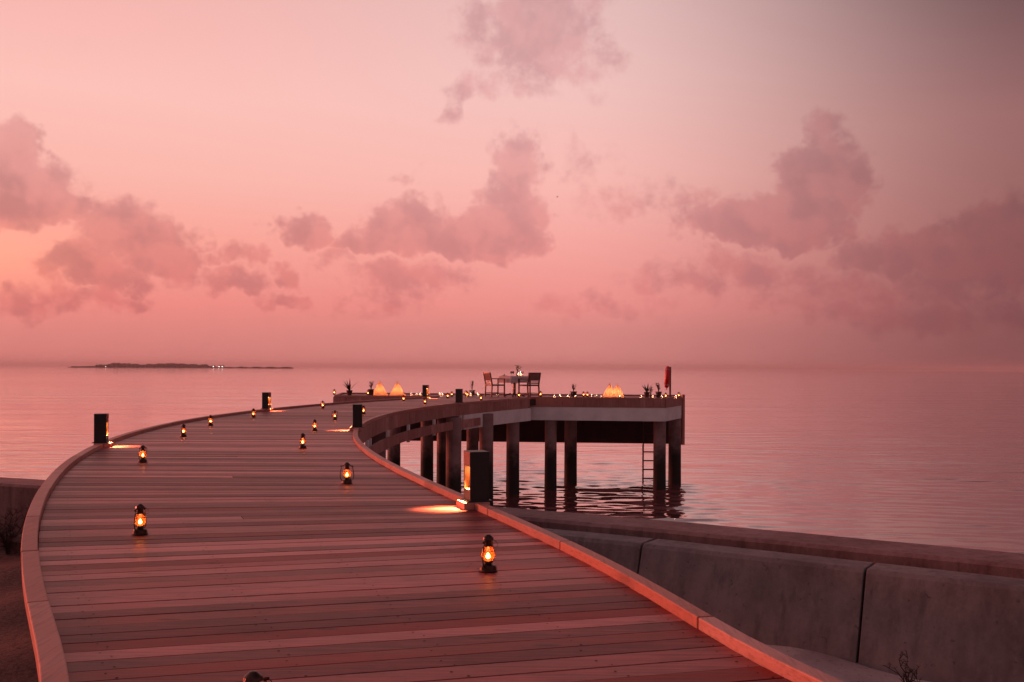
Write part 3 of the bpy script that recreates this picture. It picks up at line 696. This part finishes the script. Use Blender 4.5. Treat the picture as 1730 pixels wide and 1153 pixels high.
for (px, zl, w, lb_) in ((366, 7, 10, 'leftmost of the three brightly lit houses on the far island'), (375.5, 7, 9, 'far island house with a bright lamp, between two other lit houses'), (381, 7, 9, 'far island house with a bright lamp, rightmost on the island'), (186, 4, 8, 'far island hut with a small lamp at the left end of the tall trees')):
    root = empty('island_house', (ix(px), DI-34, WATER+1.0)); tag(root, lb_, 'house', 'lit houses on the island')
    hb = MB(); hb.box((0, 0, zl*.45), (w, 7, zl*.9)); hb.build('wall', M['house'], root)
    rf = MB(); rf.add([(-w*.6, -4.5, zl*.9), (w*.6, -4.5, zl*.9), (w*.6, 4.5, zl*.9), (-w*.6, 4.5, zl*.9), (-w*.4, 0, zl*1.4), (w*.4, 0, zl*1.4)], [(0,1,5,4), (1,2,5), (2,3,4,5), (3,0,4), (0,3,2,1)]); rf.build('roof', M['island_trees'], root)
    lm = MB(); s_ = .75 if zl > 5 else .5
    lm.lathe([(0.01, -2.2*s_), (1.5*s_, -1.5*s_), (2.1*s_, 0), (1.5*s_, 1.5*s_), (0.01, 2.2*s_)], 10, (0, -6, zl*.8)); lm.build('lamp', M['farlamp'], root)
# bird
bd = MB(); D = 90.0; bc = Vector(((940-CX)*D/F, D, HC+(HY-333)*D/F))
bd.tube([(-.13,0,0), (-.06,0,.01), (.05,0,.015), (.12,0,.0)], [.008, .03, .03, .01], 6)
bd.add([(0,0,.02), (.05,.03,.02), (.02,.26,.09), (-.06,.3,.1), (-.05,.03,.02)], [(0,1,2,3,4)]); bd.add([(0,0,.02), (.05,-.03,.02), (.02,-.26,.09), (-.06,-.3,.1), (-.05,-.03,.02)], [(0,1,2,3,4)])
bo = bd.build('bird', M['twig']); bo.location = bc; bo.scale = (.7,)*3; bo.rotation_euler = (0, 0, .5); tag(bo, 'tiny dark bird flying high between the clouds over the platform', 'bird')

# ================================================================== OBJECTS
# ---- bollard lights
def point(name, loc, e, col, parent, rad=.012):
    l = bpy.data.lights.new(name, 'POINT'); l.energy = e; l.color = col; l.shadow_soft_size = rad
    o = bpy.data.objects.new(name, l); COL.objects.link(o); o.location = loc; o.parent = parent; return o
BH, BW, BL = .425, .17, .185
def make_bollard():
    root = empty('bollard_light', (0, 0, 0))   # local +X faces the deck
    # timber block under it, spanning the kerb and stepping onto the deck side
    m1 = MB(); m1.rt(); m1.box((.03, 0, -.038), (BW+.06, BL+.05, .072)); m1.build('base_block', M['kerb'], root, bevel=.004)
    m2 = MB(); m2.box((0.0, 0, .006), (BW+.05, BL+.03, .012)); m2.build('base_plate', M['black'], root, bevel=.002)
    b = MB(); x0, x1, y0, y1 = -BW/2, BW/2, -BL/2, BL/2; z0, z1, za, zb = .012, BH, .10, .30; t_ = .012
    b.box(((x0+x1)/2, 0, (z0+za)/2), (BW, BL, za-z0)); b.box(((x0+x1)/2, 0, (zb+z1)/2), (BW, BL, z1-zb))
    b.box((x0+t_/2, 0, (za+zb)/2), (t_, BL, zb-za)); b.box((.5*t_, y0+t_/2, (za+zb)/2), (BW-t_, t_, zb-za)); b.box((.5*t_, y1-t_/2, (za+zb)/2), (BW-t_, t_, zb-za))
    b.build('post_body', M['black'], root)
    ln = MB(); e = .002
    ln.box((x0+t_+e, 0, (za+zb)/2), (e, BL-2*t_-.004, zb-za-.004)); ln.box((t_/2, y0+t_+e, (za+zb)/2), (BW-t_-.006, e, zb-za-.004)); ln.box((t_/2, y1-t_-e, (za+zb)/2), (BW-t_-.006, e, zb-za-.004)); ln.box((t_/2, 0, za+e), (BW-t_-.006, BL-2*t_-.01, e))
    ln.build('recess_lining', M['bronze'], root)
    fc = MB(); fc.box((x1+.002, 0, zb+.0625), (.003, BL-.006, .117)); fc.build('face_plate', M['post'], root)
    lp = MB(); lp.box((.01, 0, zb-.006), (.07, .10, .008)); lp.build('lamp', M['bulb'], root)
    l = bpy.data.lights.new('lamp_beam', 'SPOT'); l.energy = 400; l.color = (1, .44, .18); l.spot_size = R_(64); l.spot_blend = 1.0; l.shadow_soft_size = .012
    o = bpy.data.objects.new('lamp_beam', l); COL.objects.link(o); o.parent = root; o.location = (.035, 0, zb-.018)
    o.rotation_euler = Vector((-.52, 0, .9)).to_track_quat('Z', 'Y').to_euler()
    point('lamp_glow', (.02, 0, zb-.05), .5, (1, .36, .11), root, .02)
    return root
M['bulb'] = emit('warm_lamp', (1, .62, .3), 10)
bol = None
BOL = [ # pixel at the base, side, label
 (806, 850.5, 1, 'large near black bollard light on the right kerb, beside the bright light pool'),
 (172, 757, -1, 'black bollard light on the left kerb where it bends, standing against the sea'),
 (604.5, 717, 1, 'black bollard light on the right kerb at the tight middle bend'),
 (450.5, 691, -1, 'small black bollard light on the left kerb near three lanterns'),
 (776, 681, 1, 'small far bollard light on the right kerb short of the dining platform'),
 (719, 673.6, -1, 'smallest bollard light, where the left kerb meets the platform')]
def nearest(fx, q, side):
    best = min(np.linspace(5, 37, 3000), key=lambda d_: (fx(d_)-q.x)**2+(d_-q.y)**2)
    p = curve_pts(fx, best-.05, best+.05, 3); c = offset_pts(p, side*KW*.5)[1]; return c, math.atan2(p[2].y-p[0].y, p[2].x-p[0].x), best
for i, (px, py, side, lb_) in enumerate(BOL):
    q = U(px, py, KH); fx = XR if side > 0 else XL
    # slide along the kerb to the point seen in this column
    ds = np.linspace(max(5, q.y-6), min(37, q.y+6), 900)
    def err(d_):
        x = fx(d_)+side*KW*.5; return abs(CX+F*x/d_-px)+.35*abs(hor(px)+F*(HC-deckz(d_)-KH)/d_-py)
    d_ = min(ds, key=err); p = curve_pts(fx, d_-.05, d_+.05, 3); c = offset_pts(p, side*KW*.5)[1]; ang = math.atan2(p[2].y-p[0].y, p[2].x-p[0].x)
    if bol is None: bol = make_bollard(); o = bol
    else: o = copy_tree(bol)
    o.location = (c.x, c.y, deckz(d_)+KH+.004); o.rotation_euler = (0, 0, ang+math.pi/2 if side > 0 else ang-math.pi/2)
    tag(o, lb_, 'bollard light', 'bollard lights along the kerbs')

# ---- hurricane lanterns (local size 0.235 m tall)
def make_lantern(lod=0):
    n = 16 if lod == 0 else 10
    root = empty('hurricane_lantern', (0, 0, 0))
    tk = MB(); tk.lathe([(0, 0), (.056, 0), (.058, .004), (.052, .010), (.050, .026), (.044, .036), (.026, .043), (.020, .047), (.020, .055), (.0, .055)], n); tk.build('tank', M['lantern'], root, smooth=False)
    if lod == 0:
        cp = MB(); cp.lathe([(0, 0), (.011, 0), (.011, .012), (.0, .014)], 10, (.036, 0, .036)); cp.tube([(.02, .02, .050), (.055, .04, .050)], .003, 6); cp.build('filler_cap', M['lantern'], root)
    br = MB(); br.lathe([(.0, .055), (.030, .056), (.032, .062), (.022, .066), (.012, .074), (.0, .074)], n); br.build('burner', M['lantern'], root)
    gb = MB(); gb.lathe([(.024, .064), (.036, .078), (.0425, .096), (.040, .116), (.031, .136), (.025, .146)], n); gb.build('globe', M['globe'], root, smooth=True)
    fm = MB(); fm.lathe([(0, .072), (.010, .077), (.0145, .085), (.011, .095), (.004, .106), (0, .110)], 10); fm.build('flame', M['flame'], root, smooth=True)
    ch = MB(); ch.lathe([(.026, .146), (.030, .150), (.022, .158), (.021, .186), (.0, .186)], n); ch.lathe([(.0, .186), (.034, .188), (.030, .200), (.018, .210), (.010, .216), (.0, .218)], n); ch.build('chimney', M['lantern'], root)
    for sgn in (-1, 1):
        tb = MB(); k = sgn
        tb.tube([(k*.048, 0, .028), (k*.064, 0, .046), (k*.070, 0, .075), (k*.067, 0, .115), (k*.060, 0, .150), (k*.052, 0, .172), (k*.038, 0, .184), (k*.018, 0, .188)], [.0045]*8, 8)
        tb.tube([(k*.066, 0, .176), (k*.052, 0, .180)], .006, 6)
        tb.build('side_tube', M['lantern'], root)
    if lod == 0:
        wr = MB(); wr.tube([(.045*math.cos(a), .045*math.sin(a), .122) for a in np.linspace(0, 6.283, 18)], .0014, 5, cap=False); wr.tube([(.0, .044, .062), (0, .047, .10), (0, .034, .142)], .0014, 5); wr.tube([(.0, -.044, .062), (0, -.047, .10), (0, -.034, .142)], .0014, 5)
        wr.build('wire_guard', M['lantern'], root)
        bl = MB(); bl.tube([(-.066, 0, .176)]+[(-.066*math.cos(a), -.005-.05*math.sin(a), .176-.028*math.sin(a)) for a in np.linspace(.2, 2.94, 12)]+[(.066, 0, .176)], .0016, 5); bl.build('bail_handle', M['lantern'], root)
    point('flame_light', (0, 0, .092), LE, (1, .44, .15), root, .010)
    return root
LE = .28
LAN = [ # x, y_base, turn, scale, label
 (826, 966, 1.15, 1.0, 'nearest whole lantern right of the deck centre, its flame reflected on the planks'),
 (238, 903.5, 1.35, 1.0, 'lantern on the near left of the deck, turned edge on'),
 (587, 817.5, .05, 1.0, 'lantern mid deck seen square on between its two side tubes'),
 (242, 781.5, 1.2, .97, 'lantern beside the left bend bollard, right of its streak of light'),
 (310.5, 738, 1.4, .97, 'second lantern along the left kerb, past the bend bollard'),
 (356, 719.6, 1.3, .97, 'third lantern along the left kerb'),
 (428.5, 706, 1.2, .97, 'lantern just left of the small left kerb bollard'),
 (512, 758, 1.35, 1.02, 'largest lantern of the loose file left of the tight middle bend'),
 (532, 728.5, 1.3, .97, 'second lantern of the file left of the middle bend'),
 (566, 709.5, .15, .97, 'lantern left of the middle bend bollard, above its light streak'),
 (545.5, 690.3, .5, .97, 'lantern standing out against the left kerb below the planted corner'),
 (614.5, 700, 1.2, .97, 'lantern half hidden behind the right side of the middle bend bollard'),
 (682, 678.2, .8, .95, 'lantern on the deck below the pair of glowing cones'),
 (718.3, 683.3, .3, .95, 'lantern in front of the smallest bollard'),
 (812.8, 677, .4, .95, 'lantern right of the far right kerb bollard'),
 (756.5, 673.2, .5, .95, 'lantern at the platform entrance, left of the far bollard'),
 (763.5, 670.5, .5, .95, 'lantern right beside the far bollard, upper of the cluster'),
 (789.8, 670.8, .6, .95, 'lantern between the far bollard and the small potted plant'),
]
lan0 = None
def place(px, py, h=0):
    return U(px, py, h)
for (px, py, rz, sc_, lb_) in LAN:
    q = place(px, py)
    o = make_lantern(0) if lan0 is None else copy_tree(lan0)
    if lan0 is None: lan0 = o
    o.location = (q.x, q.y, q.z+.003); o.rotation_euler = (0, 0, rz); o.scale = (sc_,)*3
    tag(o, lb_, 'lantern', 'hurricane lanterns along the boardwalk')
o = copy_tree(lan0); q = U(430, 1249); o.location = (q.x, q.y, q.z+.003); o.rotation_euler = (0, 0, 1.0); tag(o, 'lantern cut off by the bottom frame edge, only its top showing', 'lantern', 'hurricane lanterns along the boardwalk')
# platform lanterns stand behind or on the kerbs
PL = [
 (565, 38.15, .155, 'lantern on the far left corner of the platform kerb'),
 (622, 40.3, PZ, 'lantern between the left potted plants and the first glowing cone'),
 (877, 38.2, PZ, 'lantern under the dining table front, by the table leg'),
 (913.5, 36.62, .155, 'lantern on the inner corner where the boardwalk kerb meets the platform'),
 (986, 39.2, PZ, 'left one of two bright lanterns right of the flower pot'),
 (992.5, 39.0, PZ, 'right one of two bright lanterns right of the flower pot'),
 (1125, 38.0, PZ, 'lantern left of the red lifebuoy post foot'),
 (1147, 39.0, PZ, 'lantern on the far right corner of the platform'),
 (787.5, 40.2, PZ, 'farthest lantern behind the far bollard beside the potted plant'),
]
lan1 = None
for (px, D, z, lb_) in PL:
    q = XD(px, D, z); o = copy_tree(lan0); o.location = (q.x, q.y, z+.003); o.rotation_euler = (0, 0, rnd.uniform(0, 3)); tag(o, lb_, 'lantern', 'lanterns on the dining platform')

# ---- tealights in small glasses
def make_tea():
    root = empty('tealight', (0, 0, 0))
    g = MB(); g.lathe([(0, 0), (.030, 0), (.034, .01), (.036, .075), (.033, .075), (.031, .012), (0, .010)], 10); g.build('glass_cup', M['cup'], root, smooth=True)
    f = MB(); f.lathe([(0, .012), (.024, .012), (.024, .030), (0, .031)], 8); f.build('wax', M['shade'], root)
    f = MB(); f.lathe([(0, .031), (.014, .036), (.021, .050), (.013, .066), (0, .080)], 8); f.build('flame', M['tea_flame'], root, smooth=True)
    point('flame_light', (0, 0, .055), .12, (1, .42, .18), root, .012)
    return root
tea0 = None
TEA = [(695,40.2,'tealight right of the second glowing cone, first of three'), (704.5,39.2,'tealight between two others left of the smallest bollard'), (709.5,39.4,'tealight just left of the smallest bollard'),
 (743.5,40,'left tealight of the pair at the back near the platform entrance'), (747.5,40.1,'right tealight of the pair at the back near the platform entrance'),
 (795.3,40,'tealight at the foot of the small potted plant, left of its pot'), (807.3,40.2,'tealight right of the small potted plant'), (841,40.1,'tealight under the left dining chair'),
 (937,37.6,'first tealight right of the inner kerb corner'), (946,38.3,'second tealight right of the inner kerb corner, set further back'), (960,37.8,'tealight just left of the flower pot on the right platform'),
 (1007.5,38.1,'tealight left of the two right hand glowing cones'), (1016,37.4,'tealight at the left foot of the right hand glowing cones'), (1047,37.0,'tealight in front of the right hand glowing cones'),
 (1083.5,37.4,'tealight left of the spiky pot near the platform right end'), (1103.5,38.0,'tealight between the two pots near the platform right end'), (1118.5,37.2,'tealight right of the leafy pot, left of the lifebuoy post'),
 (973,37.2,'tealight at the foot of the flower pot on the right platform'), (1000,38.6,'tealight right of the two bright lanterns'), (1142,38.0,'tealight on the deck near the right end lantern')]
for (px, D, lb_) in TEA:
    o = make_tea() if tea0 is None else copy_tree(tea0)
    if tea0 is None: tea0 = o
    o.location = XD(px, D, PZ+.002); o.scale = (1.35,)*3; tag(o, lb_, 'candle', 'tealights on the platform')

# ---- glowing cloth cones
def make_cone(h, r, seed):
    root = empty('glowing_cone', (0, 0, 0)); q = random.Random(seed)
    m_ = MB(); n = 28; vs = []; ph = q.random()*6
    prof = [(1.0, 0), (.84, .16), (.66, .34), (.49, .53), (.32, .72), (.15, .9), (.05, 1.0)]
    for (rr_, zz_) in prof:
        for k in range(n):
            a = 6.283*k/n; f = 1+.05*math.sin(7*a+ph)*(1-zz_*.6)
            vs.append((r*rr_*f*math.cos(a), r*rr_*f*math.sin(a), h*zz_))
    fs = [(i*n+k, i*n+(k+1) % n, (i+1)*n+(k+1) % n, (i+1)*n+k) for i in range(len(prof)-1) for k in range(n)]
    m_.add(vs, fs); m_.build('cloth_shade', M['shade'], root, smooth=True)
    p = MB(); p.tube([(0, 0, h*.9), (0, 0, h*1.06)], .008, 6); p.build('tip_rod', M['post'], root)
    cd = MB(); cd.lathe([(0, .0), (.035, 0), (.035, .09), (0, .09)], 12); cd.build('candle', M['cone_candle'], root)
    point('candle_light', (0, 0, .16), 4.6, (1, .38, .16), root, .05)
    return root
c0 = make_cone(.57, .35, 1); c0.location = XD(641.5, 39.6, PZ); tag(c0, 'glowing orange cloth cone, left one of the separate pair on the left platform', 'cone lamp', 'glowing cloth cones')
for (px, D, lb_, s_) in ((671.5, 39.8, 'glowing orange cloth cone, right one of the separate pair on the left platform', (.95, .95, .97)), (1030.5, 38.3, 'left glowing cone of the overlapping pair on the right platform', (.92, .92, .93)), (1043, 38.0, 'right glowing cone of the overlapping pair on the right platform', (.88, .88, .91))):
    o = copy_tree(c0); o.location = XD(px, D, PZ); o.scale = s_; o.rotation_euler = (0, 0, px); tag(o, lb_, 'cone lamp', 'glowing cloth cones')

# ---- pots
def pot_plant(px, D, kind, label, ph=.24, pr=.13, lh=.32, seed=0):
    q = random.Random(seed+5); lh *= 1.35; root = empty('potted_plant', XD(px, D, PZ)); root.scale = (1.03,)*3; tag(root, label, 'plant', 'potted plants on the platform')
    p = MB(); p.lathe([(0, 0), (pr*.68, 0), (pr*.8, ph*.5), (pr, ph*.96), (pr*1.06, ph), (pr*.9, ph*1.0), (pr*.85, ph*.9), (0, ph*.88)], 16); p.build('pot', M['pot'], root)
    lf = MB()
    if kind == 'spiky':
        for i in range(15):
            a = q.uniform(0, 6.28); L = lh*q.uniform(.6, 1.1); sp = q.uniform(.15, .95)
            pts = []
            for k in range(6):
                f = k/5; pts.append(Vector((math.cos(a)*L*sp*f, math.sin(a)*L*sp*f, ph*.9+L*(f-(.35*sp)*f*f))))
            w = [.016, .027, .024, .018, .011, .002]
            sd_ = Vector((-math.sin(a), math.cos(a), 0)); vs = []
            for p_, ww in zip(pts, w): vs += [p_-sd_*ww, p_+Vector((0, 0, -.004)), p_+sd_*ww]
            lf.add(vs, [(k*3+j, k*3+j+1, k*3+4+j, k*3+3+j) for k in range(5) for j in range(2)])
    else:
        for i in range(16):
            a = q.uniform(0, 6.28); L = lh*q.uniform(.5, 1.05); sp = q.uniform(.05, .5)
            tip = Vector((math.cos(a)*L*sp, math.sin(a)*L*sp, ph*.9+L)); mid = Vector((tip.x*.35, tip.y*.35, ph*.9+L*.55))
            lf.tube([(0, 0, ph*.85), mid, tip], [.006, .005, .003], 5)
            for _ in range(4):
                c = mid.lerp(tip, q.uniform(.3, 1.05)); d = Vector((q.uniform(-1, 1), q.uniform(-1, 1), q.uniform(-.4, .8))).normalized()*.055; e = d.cross(Vector((0, 0, 1))).normalized()*.022
                lf.add([c, c+d*.5+e, c+d, c+d*.5-e], [(0, 1, 2, 3)])
    lf.build('leaves', M['leaf'], root)
    if kind == 'flower':
        fl_ = MB()
        for i in range(7):
            a = q.uniform(0, 6.28); rr_ = q.uniform(.02, .13); z = ph+lh*q.uniform(.3, .85); fl_.lathe([(.004, -.02), (.022, -.006), (.02, .012), (.004, .02)], 7, (math.cos(a)*rr_, math.sin(a)*rr_, z))
        fl_.build('blossoms', M['flower'], root)
pot_plant(590.5, 39.0, 'spiky', 'spiky leaved plant in a dark pot near the far left platform corner', .22, .12, .36, 1)
pot_plant(627, 39.2, 'leafy', 'plant in a tapering dark pot tucked against the left side of the first glowing cone', .26, .12, .24, 2)
pot_plant(798, 40.2, 'leafy', 'small wispy potted plant standing left of the dining chairs', .22, .12, .28, 3)
pot_plant(969, 37.9, 'flower', 'dark tapering pot of flowers right of the inner kerb corner', .24, .13, .22, 4)
pot_plant(1093, 38.3, 'spiky', 'spiky leaved potted plant, left of two near the platform right end', .22, .11, .36, 5)
pot_plant(1099.5, 38.5, 'leafy', 'slim low plant squeezed between the two larger pots near the platform right end', .08, .04, .26, 6)
pot_plant(1113, 38.2, 'flower', 'leafy flowering potted plant, right of two near the platform right end', .24, .12, .24, 7)

# ---- dining set
CD = 39.4
def make_chair():
    root = empty('dining_chair', (0, 0, 0))   # local: front is +Y, back at -Y; seat width along X
    w, dp, sh, th = .56, .54, .47, .95
    for sx_ in (-1, 1):
        l = MB(); l.bar((sx_*w/2, -dp/2-.03, 0), (sx_*w/2, -dp/2, sh), .045); l.bar((sx_*w/2, -dp/2, sh), (sx_*w/2, -dp/2-.10, th), .045); l.build('leg', M['chair'], root)
        l = MB(); l.bar((sx_*w/2, dp/2, 0), (sx_*w/2, dp/2, .685), .045); l.build('leg', M['chair'], root)
        a = MB(); a.bar((sx_*w/2, -dp/2-.05, .70), (sx_*w/2, dp/2+.03, .70), .05, .03); a.build('armrest', M['chair'], root)
        s_ = MB(); s_.bar((sx_*w/2, -dp/2, .14), (sx_*w/2, dp/2, .14), .03); s_.build('stretcher', M['chair'], root)
    s_ = MB(); s_.bar((-w/2, .0, .14), (w/2, .0, .14), .03); s_.build('stretcher', M['chair'], root)
    st = MB(); st.box((0, 0, sh-.02), (w+.03, dp+.03, .055)); st.build('seat', M['chair'], root, bevel=.008)
    b = MB()
    for (z, h) in ((.93, .05), (.585, .04), (.52, .04)):
        y_ = -dp/2-.10*(z-sh)/(th-sh); b.box((0, y_, z), (w, .03, h))
    b.build('back_slats', M['chair'], root)
    p = MB(); y0, y1 = -dp/2-.10*(.63-sh)/(th-sh), -dp/2-.10*(.91-sh)/(th-sh)
    p.hexa([(-w/2+.02, y0-.008, .63), (w/2-.02, y0-.008, .63), (w/2-.02, y0+.008, .63), (-w/2+.02, y0+.008, .63)], [(-w/2+.02, y1-.008, .91), (w/2-.02, y1-.008, .91), (w/2-.02, y1+.008, .91), (-w/2+.02, y1+.008, .91)])
    p.build('back_panel', M['mesh_back'], root)
    return root
ch = make_chair(); ch.location = XD(836.5, CD, PZ); ch.rotation_euler = (0, 0, R_(-62)); tag(ch, 'dark wooden armchair on the left of the dining table, facing right', 'chair', 'dining armchairs')
ch2 = copy_tree(ch); ch2.location = XD(893.5, CD-.25, PZ); ch2.rotation_euler = (0, 0, R_(38)); tag(ch2, 'dark wooden armchair on the right of the dining table, its back toward the camera', 'chair', 'dining armchairs')
TP = XD(869, CD+.25, PZ); TH = .80; TW = .86
tb = empty('dining_table', TP, R_(36)); tag(tb, 'square dining table standing between the two armchairs', 'table')
m_ = MB(); m_.box((0, 0, TH-.02), (TW, TW, .035)); m_.build('table_top', M['chair'], tb)
for sx_ in (-1, 1):
    for sy_ in (-1, 1):
        m_ = MB(); m_.bar((sx_*.10, sy_*.10, .12), (sx_*.30, sy_*.30, 0), .045); m_.build('leg', M['chair'], tb)
m_ = MB(); m_.bar((0, 0, .08), (0, 0, TH-.04), .09); m_.build('pedestal', M['chair'], tb)
cl = MB(); N = 24; Lc = TW/2+.008; 
def drape(u, v):   # cloth square of half size 0.68 laid cornerwise over the top
    S2 = .70; x, y = u*S2, v*S2
    ex, ey = max(0, abs(x)-Lc), max(0, abs(y)-Lc); X = math.copysign(min(abs(x), Lc), x); Y = math.copysign(min(abs(y), Lc), y)
    drop = ex+ey*.98 if not (ex > 0 and ey > 0) else math.hypot(ex, ey)*1.25
    out = .03*math.sin(9*u+5*v)*min(1, drop*5)
    if ex: X += math.copysign(.015+abs(out)*.5, x)
    if ey: Y += math.copysign(.015+abs(out)*.5, y)
    return (X, Y, TH+.006-drop)
cl.add([drape(-1+2*i/N, -1+2*j/N) for i in range(N+1) for j in range(N+1)], [(i*(N+1)+j, (i+1)*(N+1)+j, (i+1)*(N+1)+j+1, i*(N+1)+j+1) for i in range(N) for j in range(N)])
co_ = cl.build('tablecloth', M['white_cloth'], smooth=True); co_.location = TP; co_.rotation_euler = (0, 0, R_(36)); tag(co_, 'white tablecloth with hanging corners over the dining table', 'tablecloth')
TT = PZ+TH+.008
def on_table(px, dd=0): q = XD(px, CD+.25+dd, TT); return q
# vase with flowers
vz = empty('flower_vase', on_table(874.5)); vz.scale = (1.35, 1.35, 1.4); tag(vz, 'small vase of flowers in the middle of the dining table', 'vase')
m_ = MB(); m_.lathe([(0, 0), (.035, 0), (.045, .04), (.028, .09), (.035, .11), (.0, .105)], 14); m_.build('vase', M['pot'], vz)
q = random.Random(4); m_ = MB(); f_ = MB()
for i in range(14):
    a = q.uniform(0, 6.28); L = q.uniform(.10, .2); tip = Vector((math.cos(a)*.09*q.random()*1.4, math.sin(a)*.09, .1+L)); m_.tube([(0, 0, .1), tip*.6+Vector((0, 0, .04)), tip], [.004, .004, .003], 4)
    for _ in range(3):
        d = Vector((q.uniform(-1, 1), q.uniform(-1, 1), q.uniform(-.3, 1))).normalized()*.05; e = d.cross(Vector((0, 0, 1))).normalized()*.02; m_.add([tip, tip+d*.5+e, tip+d, tip+d*.5-e], [(0, 1, 2, 3)])
    if i % 2: f_.lathe([(.003, -.02), (.024, -.004), (.018, .016), (.003, .02)], 7, tuple(tip))
m_.build('leaves', M['leaf'], vz); f_.build('blossoms', M['flower'], vz)
# lit candle glasses on the table
for (px, dd, s_, lb_) in ((876.5, -.2, 1.5, 'lit candle glass in front of the vase on the dining table'), (879.3, .05, 2.0, 'larger lit candle glass right of the vase on the dining table')):
    o = copy_tree(tea0); o.location = on_table(px, dd); o.scale = (s_*1.1, s_*1.1, s_); tag(o, lb_, 'candle', 'candles on the dining table')
# wine glasses and dark tumblers
def wineglass(px, dd, label, mt, s_=1):
    root = empty('wine_glass', on_table(px, dd)); tag(root, label, 'glass', 'glasses on the dining table'); root.scale = (s_,)*3
    g = MB(); g.lathe([(0, 0), (.034, .0), (.034, .003), (.005, .007), (.004, .09)], 12); g.build('stem', mt, root, smooth=True)
    g = MB(); g.lathe([(.004, .09), (.030, .11), (.040, .145), (.034, .19)], 12); g.build('bowl', mt, root, smooth=True)
M['redglass'] = mat('dark_red_glass', (.09,.012,.014), .15)[0]
wineglass(863.8, -.12, 'dark red wine glass, left of the pair at the table left edge', M['redglass'])
wineglass(867.0, -.05, 'dark red wine glass, right of the pair at the table left edge', M['redglass'])
wineglass(883.5, -.1, 'clear wine glass at the table right side', M['clearglass'])
pl = MB(); pl.lathe([(0, 0), (.07, 0), (.12, .012), (.125, .018), (.07, .008), (0, .006)], 18); po = pl.build('plate', M['white_cloth'], smooth=True); po.location = on_table(852, .0); tag(po, 'flat plate on the left side of the dining table', 'plate')
nk = MB(); nk.lathe([(0, 0), (.05, .0), (.035, .03), (.012, .07), (0, .075)], 8); no = nk.build('napkin', M['white_cloth'], smooth=True); no.location = on_table(852, .0)+Vector((0, 0, .009)); tag(no, 'folded napkin standing on the plate', 'napkin')

# ---- lifebuoy on a post
PB = XD(1132.3, 39.3, PZ); lp_ = empty('lifebuoy_post', PB); tag(lp_, 'thin brown post carrying the red lifebuoy at the platform right end', 'post')
m_ = MB(); m_.box((0, 0, .60), (.07, .07, 1.2)); m_.build('pole', M['post'], lp_, bevel=.005)
m_ = MB(); m_.box((0, 0, .01), (.16, .16, .02)); m_.build('foot_plate', M['black'], lp_)
m_ = MB(); m_.tube([(-.02, 0, .95), (-.14, 0, .95), (-.15, 0, .99)], .01, 6); m_.build('hook', M['black'], lp_)
lb0 = empty('lifebuoy', (PB.x-.12, PB.y, PZ+.80)); lb0.rotation_euler = (0, R_(3), R_(-8)); tag(lb0, 'red lifebuoy hanging edge on from the post at the platform right end', 'lifebuoy')
m_ = MB(); R1, r1, n, k = .35, .09, 36, 14; vs = []
for i in range(n):
    a = 6.283*i/n
    for j in range(k):
        b2 = 6.283*j/k; rr_ = R1+r1*math.cos(b2); vs.append((r1*1.0*math.sin(b2), rr_*math.cos(a), rr_*math.sin(a)))
m_.add(vs, [(i*k+j, ((i+1) % n)*k+j, ((i+1) % n)*k+(j+1) % k, i*k+(j+1) % k) for i in range(n) for j in range(k)]); m_.build('ring', M['red'], lb0, smooth=True)
for i in range(4):
    a = 6.283*(i+.5)/4; m_ = MB(); pts = [(math.sin(b2)*(r1+.004), (R1+(r1+.004)*math.cos(b2))*math.cos(a), (R1+(r1+.004)*math.cos(b2))*math.sin(a)) for b2 in np.linspace(0, 6.283, 15)]
    m_.tube(pts, .012, 5, cap=False); m_.build('band', M['rope'], lb0)
m_ = MB(); m_.tube([(.0, .0, -.40), (.02, .02, -.47), (-.01, .01, -.52)], .02, 6); m_.build('rope_end', M['red'], lb0)

# ------------------------------------------------------------------ haze: the damp evening air over the sea
hm = bpy.data.materials.new('haze'); hm.use_nodes = True; t = NT(hm.node_tree); t.n.clear()
out = t.new('ShaderNodeOutputMaterial'); pv_ = t.new('ShaderNodeVolumePrincipled'); pv_.inputs['Color'].default_value = (.95, .88, .88, 1); pv_.inputs['Density'].default_value = HAZE
t.l.new(pv_.outputs[0], out.inputs['Volume'])
hb_ = MB(); hb_.hexa([(-9100,-140,-7), (9100,-140,-7), (9100,9100,-7), (-9100,9100,-7)], [(-9100,-140,32), (9100,-140,32), (9100,9100,32), (-9100,9100,32)])
tag(hb_.build('haze', hm), kind='stuff')
